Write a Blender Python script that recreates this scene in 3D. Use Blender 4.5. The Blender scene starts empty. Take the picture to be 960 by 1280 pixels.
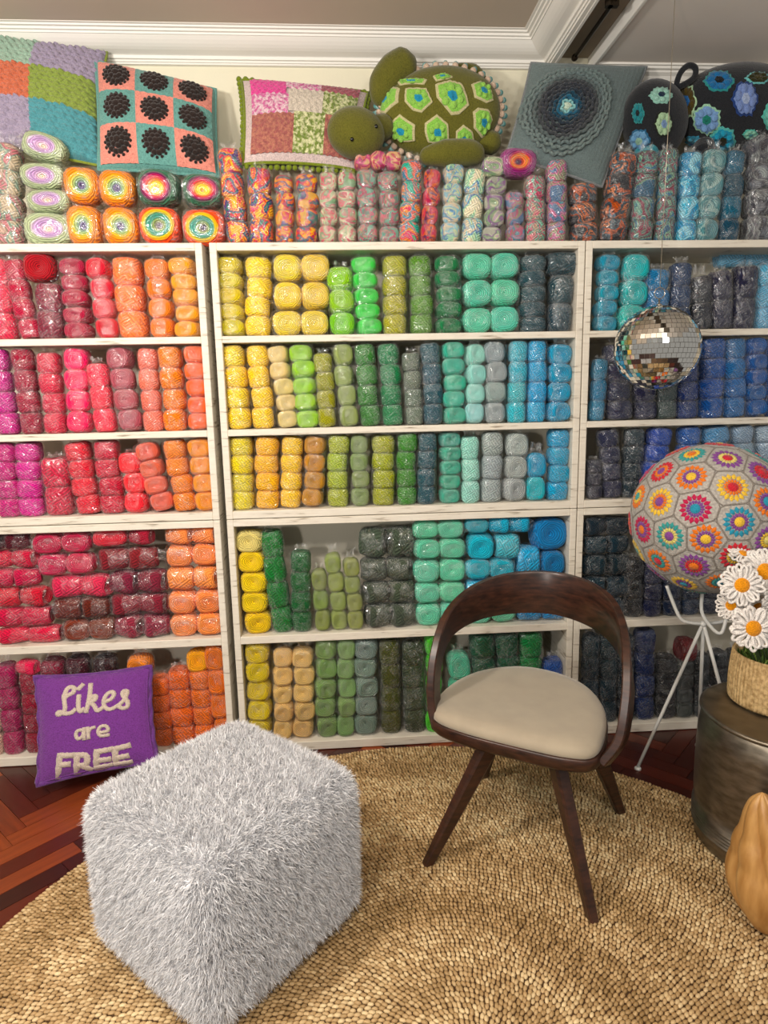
import bpy, bmesh, math, random
import numpy as np
from mathutils import Vector, Matrix, Euler
random.seed(7); RNG = np.random.default_rng(7)
S = bpy.context.scene
COL = S.collection
PI = math.pi

# ---------------------------------------------------------------- camera
FPX = 817.43
PITCH, YAW, ROLL = -0.177181, 0.0653343, -0.0205594
CAM = Vector((0.452076, -2.555513, 1.470006))
_f = Vector((math.sin(YAW)*math.cos(PITCH), math.cos(YAW)*math.cos(PITCH), math.sin(PITCH)))
_r0 = Vector((math.cos(YAW), -math.sin(YAW), 0)); _u0 = _r0.cross(_f)
_r = _r0*math.cos(ROLL) + _u0*math.sin(ROLL); _u = _u0*math.cos(ROLL) - _r0*math.sin(ROLL)
cd = bpy.data.cameras.new('camera'); cam = bpy.data.objects.new('camera', cd); COL.objects.link(cam)
cd.sensor_fit = 'HORIZONTAL'; cd.sensor_width = 36; cd.lens = FPX/960*36; cd.clip_start = .05
M3 = Matrix((_r, _u, -_f)).transposed()
cam.matrix_world = Matrix.Translation(CAM) @ M3.to_4x4()
S.camera = cam
S.cycles.caustics_reflective = False; S.cycles.caustics_refractive = False

# ---------------------------------------------------------------- light
S.view_settings.view_transform = 'Standard'; S.view_settings.look = 'None'
S.view_settings.gamma = 1; S.view_settings.use_curve_mapping = False
S.view_settings.exposure = 0.62
w = bpy.data.worlds.new('world'); S.world = w; w.use_nodes = True
w.node_tree.nodes['Background'].inputs[0].default_value = (1.0, .965, .91, 1)
w.node_tree.nodes['Background'].inputs[1].default_value = 0.22
def lamp(name, loc, power, col, rad):
    l = bpy.data.lights.new(name, 'POINT'); l.energy = power; l.color = col; l.shadow_soft_size = rad
    o = bpy.data.objects.new(name, l); COL.objects.link(o); o.location = loc; return o
lamp('pendant_light', (-.80, -1.75, 2.2), 66, (1, .94, .86), .09)
lamp('added_overhead_light', (1.25, -2.9, 2.45), 26, (1, .95, .88), .07)  # unseen fill lamp added overhead
lamp('unseen_low_light', (-.6, -3.2, 1.5), 52, (1, .95, .89), .08)  # unseen low lamp, its power raised to brighten the bookcase backs
lamp('added_overhead_light', (.35, -2.2, 2.5), 22, (1, .95, .88), .06)  # small added lamp, gives the yarn film more glints
lamp('added_overhead_light', (-.4, -3.0, 2.4), 22, (1, .95, .88), .06)  # another unseen lamp put in so the plastic wrap sparkles

# ---------------------------------------------------------------- helpers
def ray(px, py): return _r*((px-480)/FPX) - _u*((py-640)/FPX) + _f
def at(px, py, x=None, y=None, z=None):
    d = ray(px, py)
    i, v = (0, x) if x is not None else ((1, y) if y is not None else (2, z))
    return CAM + d*((v-CAM[i])/d[i])
def proj(P):
    d = Vector(P)-CAM; z = d.dot(_f)
    return 480+FPX*d.dot(_r)/z, 640-FPX*d.dot(_u)/z
def xat(px, y, z):
    x = 0.7
    for _ in range(4):
        py = proj((x, y, z))[1]; x = at(px, py, y=y).x
    return x
def lin(c):
    if isinstance(c, str):
        c = c.lstrip('#'); c = (c if len(c) == 6 else 'ffffff'); c = [int(c[i:i+2], 16)/255 for i in (0, 2, 4)]
    return tuple((v/12.92 if v <= .04045 else ((v+.055)/1.055)**2.4) for v in c)
def link(o, parent=None):
    COL.objects.link(o)
    if parent is not None: o.parent = parent
    return o
def build(name, V, F, mat=None, parent=None, smooth=True, me=None):
    if me is None: me = pymesh(name, V, F, mat, smooth)
    return link(bpy.data.objects.new(name, me), parent)
def pymesh(name, V, F, mat=None, smooth=True, mi=None):
    me = bpy.data.meshes.new(name)
    me.from_pydata([tuple(v) for v in V], [], [tuple(f) for f in F])
    if mat is not None:
        for m in (mat if isinstance(mat, (list, tuple)) else [mat]): me.materials.append(m)
    if mi is not None: me.polygons.foreach_set('material_index', mi)
    if smooth: me.polygons.foreach_set('use_smooth', [True]*len(me.polygons))
    me.update(); return me
def thing(name, label, cat, loc=(0, 0, 0), group=None, rot=None):
    o = bpy.data.objects.new(name, None); o.empty_display_size = .05
    COL.objects.link(o); o.location = loc
    if rot: o.rotation_euler = rot
    return tag(o, label, cat, group)
def tag(o, label, cat, group=None):
    o['label'] = label; o['category'] = cat
    if group: o['group'] = group
    return o
def struct(o): o['kind'] = 'structure'; return o
def stuff(o): o['kind'] = 'stuff'; return o
def boxgeo(x0, x1, y0, y1, z0, z1):
    V = [(x0,y0,z0),(x1,y0,z0),(x1,y1,z0),(x0,y1,z0),(x0,y0,z1),(x1,y0,z1),(x1,y1,z1),(x0,y1,z1)]
    F = [(0,3,2,1),(4,5,6,7),(0,1,5,4),(1,2,6,5),(2,3,7,6),(3,0,4,7)]
    return V, F
def box(name, b, mat, parent=None, bev=.002):
    V, F = boxgeo(*b); me = pymesh(name, V, F, mat, False)
    if bev:
        bm = bmesh.new(); bm.from_mesh(me)
        bmesh.ops.bevel(bm, geom=bm.edges[:], offset=bev, segments=1, affect='EDGES'); bm.to_mesh(me); bm.free()
    return build(name, 0, 0, me=me, parent=parent)
class MB:
    """collects geometry for one mesh"""
    def __init__(s): s.V = []; s.F = []; s.mi = []
    def add(s, V, F, mi=0):
        n = len(s.V); s.V += [tuple(v) for v in V]; s.F += [tuple(i+n for i in f) for f in F]; s.mi += [mi]*len(F); return s
    def obj(s, name, mat, parent=None, smooth=True):
        return link(bpy.data.objects.new(name, pymesh(name, s.V, s.F, mat, smooth, s.mi)), parent)
def tube(path, rad, seg=8, closed=False, flat=None):
    P = [Vector(p) for p in path]; n = len(P); V = []; F = []
    rads = rad if isinstance(rad, (list, tuple)) else [rad]*n
    prev = None
    for i in range(n):
        if closed: t = P[(i+1) % n]-P[i-1]
        else: t = P[min(i+1, n-1)]-P[max(i-1, 0)]
        t.normalize()
        if prev is None:
            a = Vector((0, 0, 1)) if abs(t.z) < .9 else Vector((1, 0, 0))
            prev = t.cross(a).normalized()
        u = (prev-t*prev.dot(t)).normalized(); v = t.cross(u); prev = u
        for k in range(seg):
            a = 2*PI*k/seg
            V.append(P[i]+u*(math.cos(a)*rads[i])+v*(math.sin(a)*rads[i]))
    m = n if closed else n-1
    for i in range(m):
        for k in range(seg):
            a, b = i*seg+k, i*seg+(k+1) % seg; c, d = ((i+1) % n)*seg+(k+1) % seg, ((i+1) % n)*seg+k
            F.append((a, b, c, d))
    if not closed:
        F.append(tuple(range(seg))[::-1]); F.append(tuple((n-1)*seg+k for k in range(seg)))
    return V, F
def lathe(prof, seg=32, cx=0, cy=0, capb=True, capt=True, rib=0, amp=0):
    V = []; F = []
    for r, z in prof:
        for k in range(seg):
            a = 2*PI*k/seg; rr = r*(1+amp*math.cos(rib*a)) if rib else r
            V.append((cx+rr*math.cos(a), cy+rr*math.sin(a), z))
    for i in range(len(prof)-1):
        for k in range(seg):
            F.append((i*seg+k, i*seg+(k+1) % seg, (i+1)*seg+(k+1) % seg, (i+1)*seg+k))
    if capb: F.append(tuple(range(seg))[::-1])
    if capt: F.append(tuple((len(prof)-1)*seg+k for k in range(seg)))
    return V, F
def smoothpath(pts, n=8, closed=False):
    P = [Vector(p) for p in pts]; out = []; m = len(P)
    for i in range(m if closed else m-1):
        g = lambda j: P[j % m] if closed else P[max(0, min(m-1, j))]
        a, b, c, d = g(i-1), g(i), g(i+1), g(i+2)
        for k in range(n):
            t = k/n
            out.append(.5*((2*b)+(c-a)*t+(2*a-5*b+4*c-d)*t*t+(3*b-a-3*c+d)*t**3))
    if not closed: out.append(P[-1])
    return out
def ellip(c, ax, nu=24, nv=16, R=None, disp=None):
    V = []; F = []
    for j in range(nv+1):
        th = PI*j/nv
        for i in range(nu):
            ph = 2*PI*i/nu
            d = Vector((math.sin(th)*math.cos(ph), math.sin(th)*math.sin(ph), math.cos(th)))
            k = 1+(disp(d) if disp else 0)
            p = Vector((d.x*ax[0], d.y*ax[1], d.z*ax[2]))*k
            if R: p = R @ p
            V.append(p+Vector(c))
    for j in range(nv):
        for i in range(nu):
            F.append((j*nu+i, (j+1)*nu+i, (j+1)*nu+(i+1) % nu, j*nu+(i+1) % nu))
    return V, F

# ---------------------------------------------------------------- materials
MATS = {}
def nt(name):
    m = bpy.data.materials.new(name); m.use_nodes = True; n = m.node_tree
    return m, n, n.nodes['Principled BSDF']
def node(n, t, **kw):
    x = n.nodes.new(t)
    for k, v in kw.items():
        if k.startswith('i_'): x.inputs[int(k[2:])].default_value = v
        else: setattr(x, k, v)
    return x
def plain(name, col, rough=.6, metal=0, noise=0, scale=20, bump=0, bscale=60, spec=.5, sheen=0):
    if name in MATS: return MATS[name]
    m, n, b = nt(name); c = lin(col)
    b.inputs['Base Color'].default_value = (*c, 1); b.inputs['Roughness'].default_value = rough
    b.inputs['Metallic'].default_value = metal; b.inputs['Specular IOR Level'].default_value = spec
    if sheen: b.inputs['Sheen Weight'].default_value = sheen
    tc = node(n, 'ShaderNodeTexCoord')
    if noise:
        t = node(n, 'ShaderNodeTexNoise'); t.inputs['Scale'].default_value = scale; t.inputs['Detail'].default_value = 4
        n.links.new(tc.outputs['Object'], t.inputs['Vector'])
        r = node(n, 'ShaderNodeMapRange'); r.inputs[1].default_value = .3; r.inputs[2].default_value = .7
        r.inputs[3].default_value = 1-noise; r.inputs[4].default_value = 1+noise
        n.links.new(t.outputs[0], r.inputs[0])
        h = node(n, 'ShaderNodeHueSaturation'); h.inputs['Color'].default_value = (*c, 1)
        n.links.new(r.outputs[0], h.inputs['Value']); n.links.new(h.outputs[0], b.inputs['Base Color'])
    if bump:
        t = node(n, 'ShaderNodeTexNoise'); t.inputs['Scale'].default_value = bscale; t.inputs['Detail'].default_value = 3
        n.links.new(tc.outputs['Object'], t.inputs['Vector'])
        bp = node(n, 'ShaderNodeBump'); bp.inputs['Strength'].default_value = bump; bp.inputs['Distance'].default_value = .005
        n.links.new(t.outputs[0], bp.inputs['Height']); n.links.new(bp.outputs[0], b.inputs['Normal'])
    MATS[name] = m; return m
def math_(n, op, a, b=None, c=None):
    x = node(n, 'ShaderNodeMath', operation=op)
    for i, v in enumerate((a, b, c)):
        if v is None: continue
        if isinstance(v, (int, float)): x.inputs[i].default_value = v
        else: n.links.new(v, x.inputs[i])
    return x.outputs[0]
def knit(name, col, scale=220, strength=.6, var=.12, col2=None):
    """yarn cloth: small V stitches in the relief, mottled colour"""
    if name in MATS: return MATS[name]
    m, n, b = nt(name); c = lin(col)
    b.inputs['Roughness'].default_value = .92; b.inputs['Specular IOR Level'].default_value = .15
    b.inputs['Sheen Weight'].default_value = .25
    tc = node(n, 'ShaderNodeTexCoord')
    v = node(n, 'ShaderNodeTexVoronoi'); v.inputs['Scale'].default_value = scale
    n.links.new(tc.outputs['Object'], v.inputs['Vector'])
    ns = node(n, 'ShaderNodeTexNoise'); ns.inputs['Scale'].default_value = 60 if not col2 else 75; ns.inputs['Detail'].default_value = 3
    n.links.new(tc.outputs['Object'], ns.inputs['Vector'])
    if col2:
        cr = node(n, 'ShaderNodeValToRGB'); cr.color_ramp.elements[0].position = .42; cr.color_ramp.elements[1].position = .58
        cr.color_ramp.elements[0].color = (*c, 1); cr.color_ramp.elements[1].color = (*lin(col2), 1)
        n.links.new(ns.outputs[0], cr.inputs[0]); src = cr.outputs[0]
    else: src = None
    h = node(n, 'ShaderNodeHueSaturation')
    if src: n.links.new(src, h.inputs['Color'])
    else: h.inputs['Color'].default_value = (*c, 1)
    val = math_(n, 'MULTIPLY_ADD', v.outputs['Distance'], -.5, 1.12)
    val = math_(n, 'MULTIPLY', val, math_(n, 'MULTIPLY_ADD', ns.outputs[0], var*2, 1-var))
    n.links.new(val, h.inputs['Value']); n.links.new(h.outputs[0], b.inputs['Base Color'])
    bp = node(n, 'ShaderNodeBump', invert=True); bp.inputs['Strength'].default_value = strength; bp.inputs['Distance'].default_value = .0022
    n.links.new(v.outputs['Distance'], bp.inputs['Height']); n.links.new(bp.outputs[0], b.inputs['Normal'])
    MATS[name] = m; return m
# ---------------------------------------------------------------- room
def wood_paint():
    m, n, b = nt('painted_board'); tc = node(n, 'ShaderNodeTexCoord')
    mp = node(n, 'ShaderNodeMapping'); mp.inputs['Scale'].default_value = (3, 3, 30)
    n.links.new(tc.outputs['Object'], mp.inputs[0])
    t = node(n, 'ShaderNodeTexNoise'); t.inputs['Scale'].default_value = 3; t.inputs['Detail'].default_value = 8
    n.links.new(mp.outputs[0], t.inputs['Vector'])
    cr = node(n, 'ShaderNodeValToRGB'); e = cr.color_ramp.elements
    e[0].position = .30; e[0].color = (*lin('#9A8C78'), 1); e[1].position = .40; e[1].color = (*lin('#DDD5C5'), 1)
    x = e.new(.75); x.color = (*lin('#E8E2D4'), 1)
    n.links.new(t.outputs[0], cr.inputs[0]); n.links.new(cr.outputs[0], b.inputs['Base Color'])
    b.inputs['Roughness'].default_value = .55
    bp = node(n, 'ShaderNodeBump'); bp.inputs['Strength'].default_value = .25; bp.inputs['Distance'].default_value = .002
    n.links.new(t.outputs[0], bp.inputs['Height']); n.links.new(bp.outputs[0], b.inputs['Normal'])
    return m
PAINT = wood_paint()
WALL = plain('cream_plaster', '#E6E0C8', .85, noise=.04, scale=3, bump=.08, bscale=120)
CEIL = plain('dim_white_ceiling', '#CBBBAA', .9, noise=.04, scale=1.5)  # white ceiling; its low light is put into the taupe colour
CEIL2 = plain('grey_ceiling', '#F0E6DC', .9, noise=.06, scale=1.2)
CORN = plain('white_cornice', '#F0ECE4', .6)
DARK = plain('dark_gap', '#3A2A1E', .8)
WY = .32
struct(box('wall_back', (-2.6, 3.4, WY, WY+.1, -.05, 2.95), WALL, bev=0))
struct(box('ceiling', (-2.6, 1.36, -3.2, WY, 2.835, 2.9), CEIL, bev=0))
struct(box('ceiling', (1.52, 3.4, -3.2, WY, 2.755, 2.9), CEIL2, bev=0))
RECESS = plain('recess_board', '#8C7E6C', .8, noise=.2, scale=4)
struct(box('ceiling', (1.36, 1.52, -3.2, WY, 2.80, 2.9), RECESS, bev=0))
# cornice profile: (distance from wall, z)
def cornice(name, prof, p0, p1, out):
    """extruded from p0 to p1; out = horizontal direction away from the wall, mitre handled by caller"""
    V = []; F = []; n = len(prof)
    for P, m in (p0, p1):
        for d, z in prof:
            V.append((P[0]+out[0]*d+m[0]*d, P[1]+out[1]*d+m[1]*d, z))
    for i in range(n):
        j = (i+1) % n; F.append((i, j, n+j, n+i))
    F.append(tuple(range(n))[::-1]); F.append(tuple(range(n, 2*n)))
    me = pymesh(name, V, F, CORN, False)
    bm = bmesh.new(); bm.from_mesh(me); bmesh.ops.recalc_face_normals(bm, faces=bm.faces); bm.to_mesh(me); bm.free()
    return struct(build(name, 0, 0, me=me))
cove = [(.040+.072*math.sin(t)**1.0*1.0, 2.782+.035*(1-math.cos(t))) for t in [i*PI/2/6 for i in range(7)]]
profL = [(0, 2.84), (0, 2.752), (.016, 2.752), (.018, 2.757), (.024, 2.757), (.026, 2.763), (.034, 2.764), (.036, 2.774), (.040, 2.776)] + \
        [(.042+.066*i/6, 2.778+.034*(i/6)**2) for i in range(1, 7)] + [(.112, 2.812), (.114, 2.818), (.122, 2.819), (.124, 2.826), (.134, 2.827), (.136, 2.832), (.146, 2.833), (.146, 2.84)]
XB = 1.352
cornice('trim_1', profL, ((-2.6, WY), (0, 0)), ((XB, WY), (-1, 0)), (0, -1))
cornice('trim_2', profL, ((XB, WY), (0, -1)), ((XB, -3.2), (0, 0)), (-1, 0))
struct(box('trim_3', (XB+.0, XB+.012, -3.2, WY, 2.75, 2.9), CORN, bev=.001))
struct(box('trim_4', (1.508, 1.524, -3.2, WY, 2.745, 2.81), CORN, bev=.003))
profR = [(0, 2.76), (0, 2.700), (.012, 2.700), (.014, 2.708), (.022, 2.710), (.030, 2.724), (.044, 2.732), (.046, 2.738), (.058, 2.740), (.060, 2.748), (.07, 2.748), (.07, 2.76)]
cornice('trim_5', profR, ((1.524, WY), (0, 0)), ((3.4, WY), (0, 0)), (0, -1))
V, F = lathe([(.10, 2.757), (.10, 2.75), (.085, 2.742), (.05, 2.738), (.03, 2.74)], 32, 2.27, .02)
# curtain rail in the ceiling recess
t = thing('curtain_rail', 'dark metal curtain rail fixed in the ceiling recess', 'rail', (1.43, -.5, 2.77))
RAIL = plain('dark_bronze', '#3A3024', .4, .7)
MB().add(*tube([(0, -2, 0), (0, .74, 0)], .008, 8)).obj('rod', RAIL, t)
b = MB(); b.add(*boxgeo(-.022, .012, .36, .38, -.02, .03)); b.add(*lathe([(.014, -.02), (.014, .0)], 12, -.02, .37)); b.obj('bracket', RAIL, t, False)
MB().add(*ellip((0, .75, 0), (.013, .02, .013), 10, 8)).obj('end_cap', RAIL, t)

# bookcases -------------------------------------------------------
UX = {'left': (-1.435, -.026), 'middle': (0.0, 1.404), 'right': (1.408, 2.81)}
BACK = plain('back_board', '#E8E0CC', .7, noise=.03, scale=4)
TH = .026; DEP = .305
SH = {}   # shelf top heights
def bookcase(side, x0, x1, low):
    z0, z1 = (0.0, .999) if low else (1.001, 2.029)
    desc = {'left': 'holding red and orange yarn', 'middle': 'holding yellow to turquoise yarn', 'right': 'holding blue and navy yarn'}[side]
    t = thing('bookcase', f'{"lower" if low else "upper"} white painted {side} bookcase {desc}', 'bookcase', (x0, 0, z0), 'stacked white bookcases')
    w = x1-x0; h = z1-z0
    box('side_panel', (0, TH, 0, DEP, 0, h), PAINT, t); box('side_panel', (w-TH, w, 0, DEP, 0, h), PAINT, t)
    box('top_board', (TH, w-TH, 0, DEP, h-.028, h), PAINT, t)
    tops = [.040, .515-.0] if low else [1.032-z0, 1.350-z0, 1.698-z0]
    for i, zt in enumerate(tops):
        th = (.038 if i == 0 else .032) if low else (.030 if i == 0 else .025)
        box('bottom_board' if i == 0 else 'shelf', (TH, w-TH, 0, DEP-.006, zt-th, zt), PAINT, t)
    box('back_panel', (TH, w-TH, DEP-.006, DEP, .001, h-.029), BACK, t, 0)
for s, (a, b_) in UX.items():
    bookcase(s, a, b_, True); bookcase(s, a, b_, False)
SHZ = {1: 1.698, 2: 1.350, 3: 1.032, 4: .515, 5: .040, 0: 2.029}

# floor -----------------------------------------------------------
def parquet():
    m, n, b = nt('red_parquet'); tc = node(n, 'ShaderNodeTexCoord'); oi = node(n, 'ShaderNodeObjectInfo')
    mp = node(n, 'ShaderNodeMapping'); mp.inputs['Scale'].default_value = (3, 40, 40)
    n.links.new(tc.outputs['Object'], mp.inputs[0])
    va = node(n, 'ShaderNodeVectorMath', operation='ADD'); n.links.new(mp.outputs[0], va.inputs[0])
    n.links.new(oi.outputs['Location'], va.inputs[1])
    t = node(n, 'ShaderNodeTexNoise'); t.inputs['Scale'].default_value = 1.5; t.inputs['Detail'].default_value = 5
    n.links.new(va.outputs[0], t.inputs['Vector'])
    cr = node(n, 'ShaderNodeValToRGB'); e = cr.color_ramp.elements
    e[0].position = 0; e[0].color = (*lin('#2C0F0A'), 1); e[1].position = 1; e[1].color = (*lin('#9A4A20'), 1)
    x = e.new(.35); x.color = (*lin('#431508'), 1); x = e.new(.7); x.color = (*lin('#5C2212'), 1)
    f = math_(n, 'MULTIPLY_ADD', t.outputs[0], .35, math_(n, 'MULTIPLY_ADD', oi.outputs['Random'], .95, -.15))
    n.links.new(f, cr.inputs[0]); n.links.new(cr.outputs[0], b.inputs['Base Color'])
    b.inputs['Roughness'].default_value = .32
    return m
PARQ = parquet()
fl = struct(box('floor', (-2.6, 3.4, -3.2, WY, -.08, -.012), plain('dark_floor_base', '#2A120A', .5), bev=0))
PW, PL = .07, .35
V, F = boxgeo(.001, PL-.001, .001, PW-.001, -.012, 0)
pm = pymesh('plank', V, F, PARQ, False)
bm = bmesh.new(); bm.from_mesh(pm); bmesh.ops.bevel(bm, geom=[e for e in bm.edges if all(v.co.z > -.001 for v in e.verts)], offset=.0015, segments=1); bm.to_mesh(pm); bm.free()
RC = Vector((.68, -1.35, 0)); RR = 1.32
planks = []
ang = math.radians(45); ca, sa = math.cos(ang), math.sin(ang)
for i in range(-60, 60):
    for j in range(-60, 60):
        # herringbone: k-th step: horizontal planks at (i*w + j*L...), standard lattice
        for kind in (0, 1):
            # lattice vectors of the herringbone: a=(w,w), b=(L,-L)
            ox = i*PW+j*PL; oy = i*PW-j*PL
            if kind: bx, by, rot = ox+PL+PW, oy+PW-PL, PI/2
            else: bx, by, rot = ox, oy, 0
            cxl, cyl = (bx+PL/2, by+PW/2) if not kind else (bx-PW/2, by+PL/2)
            X = cxl*ca-cyl*sa; Y = cxl*sa+cyl*ca
            X += .3; Y -= .6
            if not (-1.35 < X < 2.55 and -1.7 < Y < -.02+.25): continue
            if (Vector((X, Y, 0))-RC).length < RR-.20: continue
            if Y > .18: continue
            planks.append(((X-RC.x)**2+(Y-RC.y)**2, bx*ca-by*sa+.3, bx*sa+by*ca-.6, ang+rot))
planks.sort(key=lambda p: p[0])
for _, x, y, r in planks[:300]:
    o = link(bpy.data.objects.new('plank', pm), fl); o.location = (x, y, 0); o.rotation_euler = (0, 0, r)
# ---------------------------------------------------------------- yarn
def strand_nodes(n, tc):
    sp = node(n, 'ShaderNodeSeparateXYZ'); n.links.new(tc.outputs['Object'], sp.inputs[0])
    x, y, z = sp.outputs
    ang = math_(n, 'ARCTAN2', y, x); rad = math_(n, 'POWER', math_(n, 'ADD', math_(n, 'MULTIPLY', x, x), math_(n, 'MULTIPLY', y, y)), .5)
    s1 = math_(n, 'SINE', math_(n, 'MULTIPLY_ADD', ang, 22, math_(n, 'MULTIPLY', z, 16)))
    s2 = math_(n, 'SINE', math_(n, 'MULTIPLY_ADD', ang, -15, math_(n, 'MULTIPLY', z, 30)))
    ns = node(n, 'ShaderNodeTexNoise'); ns.inputs['Scale'].default_value = 2.2; n.links.new(tc.outputs['Object'], ns.inputs['Vector'])
    sel = math_(n, 'GREATER_THAN', ns.outputs[0], .5)
    side = math_(n, 'ADD', math_(n, 'MULTIPLY', s1, sel), math_(n, 'MULTIPLY', s2, math_(n, 'SUBTRACT', 1, sel)))
    end = math_(n, 'SINE', math_(n, 'ADD', math_(n, 'MULTIPLY', rad, 52), math_(n, 'ADD', math_(n, 'MULTIPLY', ns.outputs[0], 9), ang)))
    isend = math_(n, 'GREATER_THAN', math_(n, 'ABSOLUTE', z), math_(n, 'MULTIPLY_ADD', rad, .55, .33))
    return math_(n, 'ADD', math_(n, 'MULTIPLY', end, isend), math_(n, 'MULTIPLY', side, math_(n, 'SUBTRACT', 1, isend))), rad, ns
def yarn_mat(name, mode='solid', stops=None, scale=.55):
    m, n, b = nt(name); tc = node(n, 'ShaderNodeTexCoord'); oi = node(n, 'ShaderNodeObjectInfo')
    st, rad, ns = strand_nodes(n, tc)
    b.inputs['Roughness'].default_value = .8; b.inputs['Specular IOR Level'].default_value = .2; b.inputs['Sheen Weight'].default_value = .15
    if mode == 'solid': src = oi.outputs['Color']
    else:
        cr = node(n, 'ShaderNodeValToRGB'); e = cr.color_ramp.elements; k = len(stops)
        while len(e) < k: e.new(.5)
        for i, c in enumerate(stops): e[i].position = i/k if mode != 'ring' else i/k; e[i].color = (*lin(c), 1)
        cr.color_ramp.interpolation = 'LINEAR' if mode == 'ring' else 'EASE'
        nz = node(n, 'ShaderNodeTexNoise'); nz.inputs['Scale'].default_value = scale; nz.inputs['Distortion'].default_value = .9
        va = node(n, 'ShaderNodeVectorMath', operation='ADD'); n.links.new(tc.outputs['Object'], va.inputs[0])
        cb = node(n, 'ShaderNodeCombineXYZ'); n.links.new(math_(n, 'MULTIPLY', oi.outputs['Random'], 40), cb.inputs[0])
        n.links.new(cb.outputs[0], va.inputs[1]); n.links.new(va.outputs[0], nz.inputs['Vector'])
        if mode == 'ring':
            f = math_(n, 'ADD', rad, math_(n, 'MULTIPLY_ADD', nz.outputs[0], .16, -.08))
        else:
            f = math_(n, 'MULTIPLY_ADD', nz.outputs[0], 2.3, -.65)
            f = math_(n, 'ADD', f, math_(n, 'MULTIPLY', rad, .12))
            f = math_(n, 'ADD', f, math_(n, 'MULTIPLY', st, .02))
        n.links.new(f, cr.inputs[0]); src = cr.outputs[0]
    h = node(n, 'ShaderNodeHueSaturation'); n.links.new(src, h.inputs['Color'])
    h.inputs['Saturation'].default_value = 1.13
    n.links.new(math_(n, 'MULTIPLY_ADD', st, .27, 1.0), h.inputs['Value']); n.links.new(h.outputs[0], b.inputs['Base Color'])
    bp = node(n, 'ShaderNodeBump'); bp.inputs['Strength'].default_value = .9; bp.inputs['Distance'].default_value = .0018
    n.links.new(st, bp.inputs['Height']); n.links.new(bp.outputs[0], b.inputs['Normal'])
    return m
YM = {'solid': yarn_mat('wound_yarn'),
 'rain': yarn_mat('rainbow_yarn', 'm', ['#7A2A8C','#E02C78','#F46A1E','#F8C828','#F06A28','#C02460','#2C7C6C','#5A2A78','#F09828','#D82460','#F0B030']),
 'rain2': yarn_mat('rainbow_teal_yarn', 'm', ['#18948C','#F08048','#3CB08C','#E84C78','#F09A50','#2484A0','#F07A6C','#28A890']),
 'pinkteal': yarn_mat('pink_teal_yarn', 'm', ['#C84868','#5CA08C','#D87888','#B8A088','#5C9080','#C85070','#7CAC98'], 1.0),
 'sagepink': yarn_mat('sage_pink_yarn', 'm', ['#A0C090','#E8B8A8','#88B088','#E87888','#B8C8A0','#E8D8C0','#D87080','#90B48C']),
 'pink': yarn_mat('hot_pink_mix_yarn', 'm', ['#E83878','#F8A0B0','#D02860','#F0C890','#E85890','#B02858','#F09080']),
 'redpink': yarn_mat('red_purple_yarn', 'm', ['#A01C48','#E84058','#5C2858','#F07840','#C82858','#E86870','#702848']),
 'pastel': yarn_mat('pastel_blue_yarn', 'm', ['#A8D0C8','#5C98C8','#D8E0A8','#88C0D0','#E0D0B0','#5488B8','#A8D8B0','#E8E0C0']),
 'lilac': yarn_mat('lilac_green_yarn', 'm', ['#7C5C90','#A0C090','#C8A8C0','#D8D8B8','#88A880','#8C5C94','#B8B8A8']),
 'pinkblue': yarn_mat('pink_blue_yarn', 'm', ['#B86088','#6888A8','#C08CA8','#4898A8','#D06888','#8C9878','#C87098','#5C7CA0']),
 'dark': yarn_mat('dark_orange_yarn', 'm', ['#1C2028','#2C3C48','#C8683C','#20242C','#D88C68','#28303C','#34505C','#B85830','#1C2028']),
 'tealred': yarn_mat('teal_red_yarn', 'm', ['#5C9088','#88A888','#2C6C9C','#70A090','#8C3850','#5C8C80','#602844','#7CA48C','#34607C']),
 'greys': yarn_mat('grey_mix_yarn', 'm', ['#5C6068','#A0A8A8','#787C84','#3C3C44','#8C9090','#4C4C54']),
 'muted': yarn_mat('muted_rose_yarn', 'm', ['#B88078','#8C9C84','#C8A898','#988878','#C07880','#7C9484','#B8A890']),
 'bluemix': yarn_mat('bright_blue_mix_yarn', 'm', ['#28A8D0','#78C8E0','#1888B8','#58B8D8','#A0D8E8','#2090C0']),
 'tealgrey': yarn_mat('teal_grey_mix_yarn', 'm', ['#6CA0A8','#90B8B8','#50888F','#A8C4C0','#6498A0']),
 'cakelilac': yarn_mat('lilac_cake_yarn', 'ring', ['#E8DCA8','#E0C8C0','#D0A8CC','#B890C4','#C8A8D0','#A8B48C','#B0BC98']),
 'cakeorange': yarn_mat('orange_cake_yarn', 'ring', ['#3C2C68','#5C4C80','#88A888','#A8B868','#F0C048','#F09028','#E88830']),
 'cakerain': yarn_mat('rainbow_cake_yarn', 'ring', ['#F06028','#F8D028','#F8E030','#F07828','#D82058','#782858','#3C6850']),
 'cakerain2': yarn_mat('green_rainbow_cake_yarn', 'ring', ['#301C50','#4C3C48','#7C9038','#188C80','#288868','#F0C828','#E85028']),
 'cakepink': yarn_mat('pink_cake_yarn', 'ring', ['#301830','#5C2450','#F06828','#F09030','#C83060','#8C3070','#9C4C84'])}
def sgnpow(v, p): return math.copysign(abs(v)**p, v)
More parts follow.
